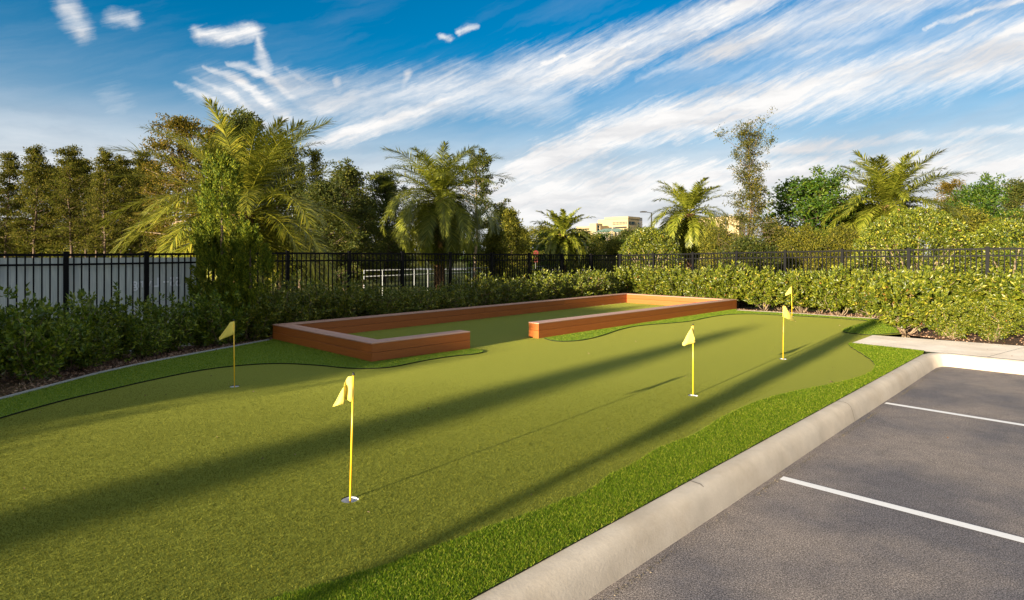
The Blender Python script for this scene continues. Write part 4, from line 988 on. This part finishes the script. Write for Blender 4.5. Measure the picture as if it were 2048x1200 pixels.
plant(AU, 1020, 428, 30, 'small yellowing upright tree right of the pine', None, 1.0); plant(AU, 1048, 462, 36, 'low yellowing tree beside the small upright one', None, 1.2)
plant(AU, 990, 460, 27, 'low olive tree under the right side of the drooping palm', None, 1.2)
SC = tree_proto('scraggly_tree', 'tree', 181, 7., 1.75, .06, [1., 1.05, 1.05, .92, .72, .55, .46, .5, .95, .45], 70, 8, 48, 25, .085, .20, .8, .07, 'scrag', twigs=7, bark='bark', wob=.25)
plant(SC, 1505, 276, 24, 'scraggly see through tree with wild upper branches on the right', None, .85)
MG = tree_proto('green_tree', 'tree', 190, 5.8, 2.5, .14, [.9, 1, 1, .95, .75, .4], 60, 5, 50, 46, .17, .42, .55, .13, 'midleaf')
plant(MG, 1640, 384, 27, 'deep green broad tree between the scraggly tree and the broad palm', None, 1.15); plant(MG, 1695, 425, 28, 'deep green tree left of the broad palm trunk', None, .8)
OL = tree_proto('olive_bush', 'bush', 200, 3., 1.7, .03, [1, 1, 1, .9, .7, .4], 46, 10, 70, 60, .10, .34, .75, .05, 'olive')
GB = tree_proto('green_bush', 'bush', 205, 3., 1.7, .03, [1, 1, .9, .95, .6, .5], 40, 10, 65, 46, .13, .36, .7, .05, 'midleaf')
DB = tree_proto('dark_bush', 'bush', 207, 3., 1.6, .03, [1, 1, .9, .8, .7, .3], 40, 10, 65, 46, .13, .36, .7, .05, 'dkleaf')
for i, (px, ty, Y, w, lb) in enumerate([
    (1562, 484, 25, .8, 'olive bush at the foot of the scraggly tree, right side'), (1440, 486, 26, .8, 'olive bush left of the scraggly trunk'), (1610, 487, 23, .8, 'yellow green bush below the deep green tree'),
    (1210, 482, 60, 1.3, 'low bush below the cream building'), (1170, 480, 55, 1.2, 'low bush between the small palm and the garage'), (1255, 474, 70, 1.3, 'bush hiding the foot of the cream building'),
    (1090, 482, 50, 1.3, 'low bush left of the small palm'), (1340, 478, 40, 1.1, 'bush between the left dome and the medium palm'), (1430, 476, 38, 1.1, 'bush right of the medium palm trunk'),
    (1690, 488, 22, .8, 'yellow green bush left of the right dome'), (1240, 500, 34, 1.2, 'low bush left of the small dome'), (1290, 470, 80, 1.4, 'distant bush behind the small dome'),
    (960, 497, 48, 1.1, 'bush beyond the fence right of the palm trunk'), (800, 498, 46, 1.2, 'bush beyond the fence left of the palm trunk'), (700, 498, 42, 1.2, 'bush beyond the fence under the dark tree'),
    (610, 500, 38, 1.1, 'bush beyond the fence under the big palm, right side'), (1050, 503, 56, 1.1, 'low bush beyond the fence by the red sign'), (1140, 504, 60, 1.2, 'low bush under the small palm'),
    (200, 470, 48, 2., 'sunlit undergrowth bush among the cypress trunks above the banner'), (320, 478, 46, 2., 'sunlit undergrowth bush behind the left palm fronds'), (90, 474, 50, 2., 'sunlit undergrowth bush at the left among the cypress trunks'), (-40, 470, 50, 2., 'undergrowth bush past the left edge'), (430, 485, 44, 2., 'undergrowth bush behind the big palm'),
    (1500, 500, 20.5, 1., 'low bush just beyond the fence below the scraggly tree'), (1930, 455, 26, 1., 'olive bush behind the right dome at the edge')]):
    plant(OL if 'undergrowth' in lb or 'olive' in lb or 'yellow' in lb else (GB, OL, DB)[i % 3], px, ty, Y, lb, None, w)
plant(RU, 1905, 372, 40, 'rusty tree beyond the broad palm at the right edge', None, .9); plant(MG, 1960, 395, 30, 'deep green tree outside the right edge', None, .8); plant(DK[0], 2040, 380, 36, 'dark tree at the far right corner', None, 1.)
# distant belt of trees along the horizon
for px, ty, Y, pr in ((2180, 400, 30, MG), (2330, 380, 34, DK[1]), (2500, 395, 31, OL), (2700, 360, 36, DK[0]), (-420, 330, 40, DK[1]), (-560, 350, 38, CYP[1]), (-700, 340, 42, CYP[0]), (-330, 345, 46, CYP[2])):
    plant(pr, px, ty, Y, 'tree standing beyond the side edges of the photo', 'trees beyond the side edges of the photo', 1.2)
for i in range(52):
    px = -1300 + i * 95 + rr.uniform(-20, 20)
    if 1130 < px < 1330: continue
    far = (i % 3); Y = 75 + far * 18
    plant((DK[i % 2], OL, MG)[far % 3], px, rr.uniform(468, 486), Y, 'small tree in the distant tree belt on the horizon', 'distant tree belt on the horizon', 1.6)

def dome(px, topy, Y, Rx, label, seed, lz=.085, n=13000):
    top = P(px, topy, Y); H = top.z - ZG; t = thing('domed_shrub', (top.x, top.y, ZG), label, 'shrub'); rng = np.random.default_rng(seed)
    v = rng.normal(size=(n, 3)); v[:, 2] = np.abs(v[:, 2]) * 1.0; v /= np.linalg.norm(v, axis=1, keepdims=True)
    rad = 1 - np.abs(rng.normal(0, .07, n)) + .05 * fnoise(v * 5 + seed, 1.4) + .03 * fnoise(v * 13, 1.3)
    k = fnoise(v * 9 + seed, 1.7) > -.55; v, rad = v[k], rad[k]; zb = H * .35
    c = v * rad[:, None] * np.array([Rx, Rx, H - zb]) + np.array([0, 0, zb])
    m_ = 4000; a = rng.uniform(0, 2 * np.pi, m_); z = rng.uniform(.02, zb, m_); r = Rx * rng.uniform(.85, 1, m_)
    c2 = np.stack([np.cos(a) * r, np.sin(a) * r, z], 1); v2 = np.stack([np.cos(a), np.sin(a), 0 * a], 1)
    c = np.concatenate([c, c2]); v = np.concatenate([v, v2]); d = v * .7 + rng.normal(0, .65, v.shape); nn = len(c)
    lf = MB(); lf.leaves(c, d, lz * rng.uniform(.6, 1.2, nn), lz * .55 * rng.uniform(.7, 1.2, nn), rng); obj('foliage', lf.mesh('foliage', MT['hedge']), t)
    st = MB()
    for i in range(9):
        a = i * .7; st.tube([(.1 * math.cos(a), .1 * math.sin(a), 0), (Rx * .4 * math.cos(a), Rx * .4 * math.sin(a), H * .5), (Rx * .75 * math.cos(a), Rx * .75 * math.sin(a), H * .72)], [.04, .025, .01], 5)
    obj('stems', st.mesh('stems', MT['palebark'], True), t); return t
dome(1300, 456, 26, 1.5, 'smaller clipped domed shrub beyond the fence left of the medium palm', 5, .10, 9000)
dome(1828, 417, 18.6, 1.85, 'large clipped domed shrub beyond the right fence under the broad palm', 6, .085, 15000)
dome(2020, 440, 19.5, 1.6, 'domed shrub past the right edge of the photo', 7, .09, 9000)

# ------------------------------------------------------------------ distant buildings
CR = simple('cream_stucco', (.37, .285, .155), .85, .2, nscale=.3, namp=.06); PK = simple('pale_stucco', (.44, .385, .33), .85, .2, nscale=.3, namp=.06)
GL = simple('tinted_glass', (.02, .045, .06), .7, .08); DKO = simple('dark_opening', (.035, .025, .02), .9); RFG = simple('green_metal_roof', (.16, .24, .18), .6, .3)
def pxw(px, Y): return (px - CX) / F * Y
def bld_faces(label, Y, xl, xc, xr, ytop, name='office_building'):
    """nearest corner at xc; left face lit, right face turned away"""
    c = P(xc, ytop, Y); H = c.z - ZG; wl = abs(pxw(xc, Y) - pxw(xl, Y)) * 1.35; wr = abs(pxw(xr, Y) - pxw(xc, Y)) * 1.45
    t = thing(name, (c.x, c.y, ZG), label, 'building'); dl = Vector((-math.cos(R(42)), math.sin(R(42)), 0)); dr = Vector((math.sin(R(44)), math.cos(R(44)), 0))
    return t, H, wl, wr, dl, dr
Yb = 330.
t, H, wl, wr, dl, dr = bld_faces('cream office block with long window bands on the horizon', Yb, 1203, 1256, 1285, 434)
def block(b, o, dl, dr, wl, wr, z0, z1):
    q = [o, o + dl * wl, o + dl * wl + dr * wr, o + dr * wr]; V = [tuple(p + Vector((0, 0, z))) for z in (z0, z1) for p in q]
    b.add(V, [(0, 1, 5, 4), (1, 2, 6, 5), (2, 3, 7, 6), (3, 0, 4, 7), (4, 5, 6, 7)])
O = Vector((0, 0, 0))
zpx = lambda y: (YH - y) * Yb / F + HC - ZG
def facewin(t, name, base, d, nrm, a0, a1, z0, z1, mat, th=.4):
    b = MB(); o = base + d * a0 + nrm * .15; block(b, o, d, -nrm, a1 - a0, th, z0, z1); return obj(name, b.mesh(name, mat), t)
nl_ = -dr; nr_ = -dl   # outward normals of left and right faces
b = MB(); block(b, O, dl, dr, wl, wr, 0, zpx(437)); obj('left_wing_wall', b.mesh('wall', CR), t).name = 'wall'
b = MB(); block(b, O + dl * -.3 + dr * -.3, dl, dr, wl * .78, wr + .6, zpx(437) + .01, zpx(432.5)); obj('parapet', b.mesh('parapet', CR), t)
b = MB(); block(b, O + dr * (wr * .99), dl, dr, 6, 3.4, 0, zpx(433)); obj('stair_tower', b.mesh('stair_tower', PK), t)
nW = 10; w0 = wl * .03; w1 = wl * .50
for i in range(nW):
    for j in range(2): facewin(t, 'window', O, dl, nl_, w0 + (w1 - w0) * i / nW + .25, w0 + (w1 - w0) * (i + 1) / nW - .15, zpx(449 - j * 3.2) + .1, zpx(446 - j * 3.2) - .1, GL)
facewin(t, 'opening', O, dl, nl_, .8, wl * .48, zpx(456), zpx(452.7), DKO); facewin(t, 'opening', O, dl, nl_, wl * .52, wl * .88, zpx(456), zpx(453.5), DKO)
for a0, a1 in ((.05, .22), (.30, .55)):
    for j in range(2): facewin(t, 'window', O, dr, nr_, wr * a0, wr * a1, zpx(448.5 - j * 3.2), zpx(445.9 - j * 3.2), GL)
for y0 in (447, 452): facewin(t, 'window', O, dr, nr_, wr * .86, wr * .92, zpx(y0), zpx(y0 - 3.6), GL)
facewin(t, 'window', O, dr, nr_, wr * .07, wr * .16, zpx(456), zpx(453), GL)
# parking garage
t, H, wl, wr, dl, dr = bld_faces('cream parking garage with dark open decks beside the office block', Yb, 1150, 1194, 1200, 451, 'parking_garage')
b = MB(); block(b, O + dr * 3, dl, dr, wl, 12, 0, zpx(451)); obj('wall', b.mesh('wall', CR), t)
b = MB(); block(b, O + dl * .5, dl, dr, 4.6, 6, 0, zpx(446.5)); obj('stair_tower', b.mesh('stair_tower', CR), t)
for y0 in (457.5, 463.3, 470): 
    for a0, a1 in ((.34, .62), (.65, .97)): facewin(t, 'opening', O + dr * 3, dl, -dr, wl * a0, wl * a1, zpx(y0), zpx(y0 - 2.1), DKO)
for y0 in (455, 461): facewin(t, 'window', O + dl * .5, dr, -dl, 1.2, 4.6, zpx(y0), zpx(y0 - 4), GL)
# low building with green hip roof
Yc = 290.; c = P(1226, 472, Yc); t = thing('green_roofed_house', (c.x, c.y, ZG), 'low building with a green hip roof in front of the office block', 'building')
zc = lambda y: (YH - y) * Yc / F + HC - ZG
hw = 36 / F * Yc; b = MB(); b.box((0, 6, zc(464) / 2), (hw * 1.86, 11.6, zc(464))); obj('wall', b.mesh('wall', PK), t)
b = MB(); z0, z1 = zc(464), zc(456); b.add([(-hw, -.8, z0), (hw, -.8, z0), (hw, 12.8, z0), (-hw, 12.8, z0), (-hw * .35, 6, z1), (hw * .45, 6, z1)], [(0, 1, 5, 4), (2, 3, 4, 5)])
b.f.append(np.array([(1, 2, 5), (3, 0, 4)], np.int32)); obj('roof', b.mesh('roof', RFG), t)
for sx, s_ in ((-.1, .16), (.62, .2)):
    b = MB(); w_ = hw * s_; x0 = hw * sx; zz0, zz1 = zc(469), zc(461.5); b.add([(x0 - w_, -1.6, 0), (x0 + w_, -1.6, 0), (x0 + w_, -1.6, zz0 + 1), (x0, -1.6, zz1), (x0 - w_, -1.6, zz0 + 1)], [(0, 1, 2, 3)]); 
    b.f.append(np.array([(b.n - 5, b.n - 2, b.n - 1)], np.int32)); b.box((x0, -.7, (zz0 + 1) / 2), (w_ * 2, 1.7, zz0 + 1)); obj('gable', b.mesh('gable', CR), t)
    b = MB(); n = 10; V = [(x0 + w_ * .5 * math.cos(math.pi * i / n), -1.75, zc(470) + w_ * .5 * math.sin(math.pi * i / n)) for i in range(n + 1)] + [(x0 - w_ * .5, -1.75, 0), (x0 + w_ * .5, -1.75, 0)]
    b.add(V, [list(range(n + 3))]); obj('arch_window', b.mesh('arch_window', DKO), t)
# white building glimpsed between the medium palm and the scraggly tree
t, H, wl, wr, dl, dr = bld_faces('pale building glimpsed between the medium palm and the scraggly tree', 200, 1415, 1478, 1500, 432)
b = MB(); block(b, O, dl, dr, wl, wr, 0, H); obj('wall', b.mesh('wall', CR), t)
for i in range(5):
    b = MB(); o = O + dl * (wl * (.1 + .17 * i)) - dr * .15; block(b, o, dl, dr, wl * .09, .5, H * .45, H * .62); obj('window', b.mesh('window', GL), t)

# ------------------------------------------------------------------ street furniture beyond the fence
MTL = simple('dark_bronze_paint', (.03, .028, .027), .5, .5); GRY = simple('grey_pole', (.22, .22, .21), .5, .5)
def lamp(px, ty, Y, r, label, arm=-1., al=.9, mat=MTL):
    c = P(px, ty, Y); t = thing('street_lamp', (c.x, c.y, ZG), label, 'street lamp'); H = c.z - ZG
    b = MB(); b.tube([(0, 0, 0), (0, 0, .1), (0, 0, H)], [r * 1.6, r, r * .7], 8); obj('pole', b.mesh('pole', mat, True), t)
    for s_ in ((arm,) if arm else (-1, 1)):
        b = MB(); b.tube([(0, 0, H - .05), (s_ * al * .5, 0, H + .05)], r * .4, 6); obj('arm', b.mesh('arm', mat), t)
        b = MB(); b.box((s_ * al * .75, 0, H + .06), (al * .6, .30, .10)); b.box((s_ * al * .75, 0, H + .12), (al * .35, .2, .04)); obj('lamp_head', b.mesh('lamp_head', mat), t)
lamp(1303, 425, 60, .09, 'dark street lamp with one arm reaching left out of the medium palm', -1, 1.1)
lamp(1452, 431, 55, .09, 'tall grey lamp post between the medium palm and the scraggly tree', 1, .6, GRY)
lamp(1661, 469, 42, .05, 'short lamp post in front of the deep green tree', 0, .5)
lamp(1224, 455, 150, .12, 'thin pale lamp post before the green roofed building', 1, .8, GRY)
def sign():
    c = P(1072, 506, 36); t = thing('road_sign', (c.x, c.y, ZG), 'small red road sign showing just above the fence rail', 'road sign')
    b = MB(); b.tube([(0, 0, 0), (0, 0, c.z - ZG + .1)], .035, 8); obj('pole', b.mesh('pole', GRY), t)
    b = MB(); V = [(.17 * math.cos(R(22.5 + 45 * i)), y, c.z - ZG + .17 * math.sin(R(22.5 + 45 * i))) for y in (-.05, -.035) for i in range(8)]
    b.add(V, [list(range(8)), list(range(15, 7, -1))]); b.f.append(np.array([(i, i + 8, (i + 1) % 8 + 8, (i + 1) % 8) for i in range(8)], np.int32)); obj('sign_plate', b.mesh('sign_plate', simple('red_sign_paint', (.14, .018, .014), .5)), t)
    b = MB(); b.box((0, -.045, c.z - ZG - .42), (.2, .012, .3)); obj('lower_plate', b.mesh('lower_plate', simple('red_plate_paint', (.13, .025, .02), .5)), t)
sign()
def guard_rail():
    a, c = P(728, 541, 23.2), P(1112, 532, 52); t = thing('white_railing', (a.x, a.y, ZG), 'low white pipe railing running past the palm trunk beyond the fence', 'railing'); o = Vector(t.location)
    WH = simple('white_rail_paint', (.42, .43, .44), .5)
    hb = .24
    for dz in (0, -hb):
        b = MB(); b.tube([a + Vector((0, 0, dz)) - o, c + Vector((0, 0, dz)) - o], .017, 6); obj('rail', b.mesh('rail', WH, True), t)
    n = 22
    for i in range(n + 1):
        p = a.lerp(c, (i / n)); b = MB(); b.tube([Vector((p.x, p.y, ZG)) - o, p - o], .013, 6); obj('post', b.mesh('post', WH, True), t)
guard_rail()

# ------------------------------------------------------------------ things out of frame that throw the long shadows (behind and left of the viewer)
SDX = Vector((math.sin(R(SUN_AZ - 180)), math.cos(R(SUN_AZ - 180)), 0)); SC_ = Vector((SDX.y, -SDX.x, 0)); TAN = math.tan(R(SUN_EL))
def shade_pt(c, s): return SC_ * c + SDX * s
def slim_trunk(c, s, H, r0, r1, cw, label):
    p = shade_pt(c, s); t = thing('young_tree', (p.x, p.y, 0), label, 'tree'); rng = np.random.default_rng(int(abs(c) * 100)); b = MB()
    b.tube([(0, 0, -.5), (.03, 0, H * .3), (-.02, .02, H * .6), (0, 0, H)], [r0, r0 * .9, (r0 + r1) / 2, r1], 8); obj('trunk', b.mesh('trunk', MT['bark'], True), t)
    n = 2600; z = rng.uniform(H * .62, H * 1.12, n); rad = cw * np.sin(np.clip((z - H * .60) / (H * .54), 0, 1) * np.pi) ** .6 * rng.uniform(0, 1, n) ** .5; a = rng.uniform(0, 6.28, n)
    cc = np.stack([np.cos(a) * rad, np.sin(a) * rad, z], 1); lf = MB(); lf.leaves(cc, rng.normal(size=(n, 3)), .12, .07, rng); obj('crown', lf.mesh('crown', MT['midleaf']), t)
slim_trunk(-2.31, -11.5, 4.1, .060, .050, .12, 'slim young tree behind the viewer')
slim_trunk(-4.2, -38, 7.1, .24, .20, .36, 'thick trunked tree behind the viewer')
SH = tree_proto('shade_tree', 'tree', 210, 5., 2.2, .02, [1, 1, 1, .95, .8, .5], 70, 5, 50, 60, .22, .5, .7, .15, 'midleaf')
def shade_tree(c, s, H, w, label):
    p = shade_pt(c, s); p.z = ZG; place(SH, p, rr.uniform(0, 6.28), (w, w, H / 5.), label, 'row of shade trees behind the viewer')
for c, H0 in ((-7.8, 1.1), (-9.2, 1.35), (-10.9, 1.6), (-12.6, 1.45), (-14.6, .9), (-17., .5)):
    s = -16; shade_tree(c, s, H0 - s * TAN + .5, .72, 'leafy shade tree in a row behind the viewer')
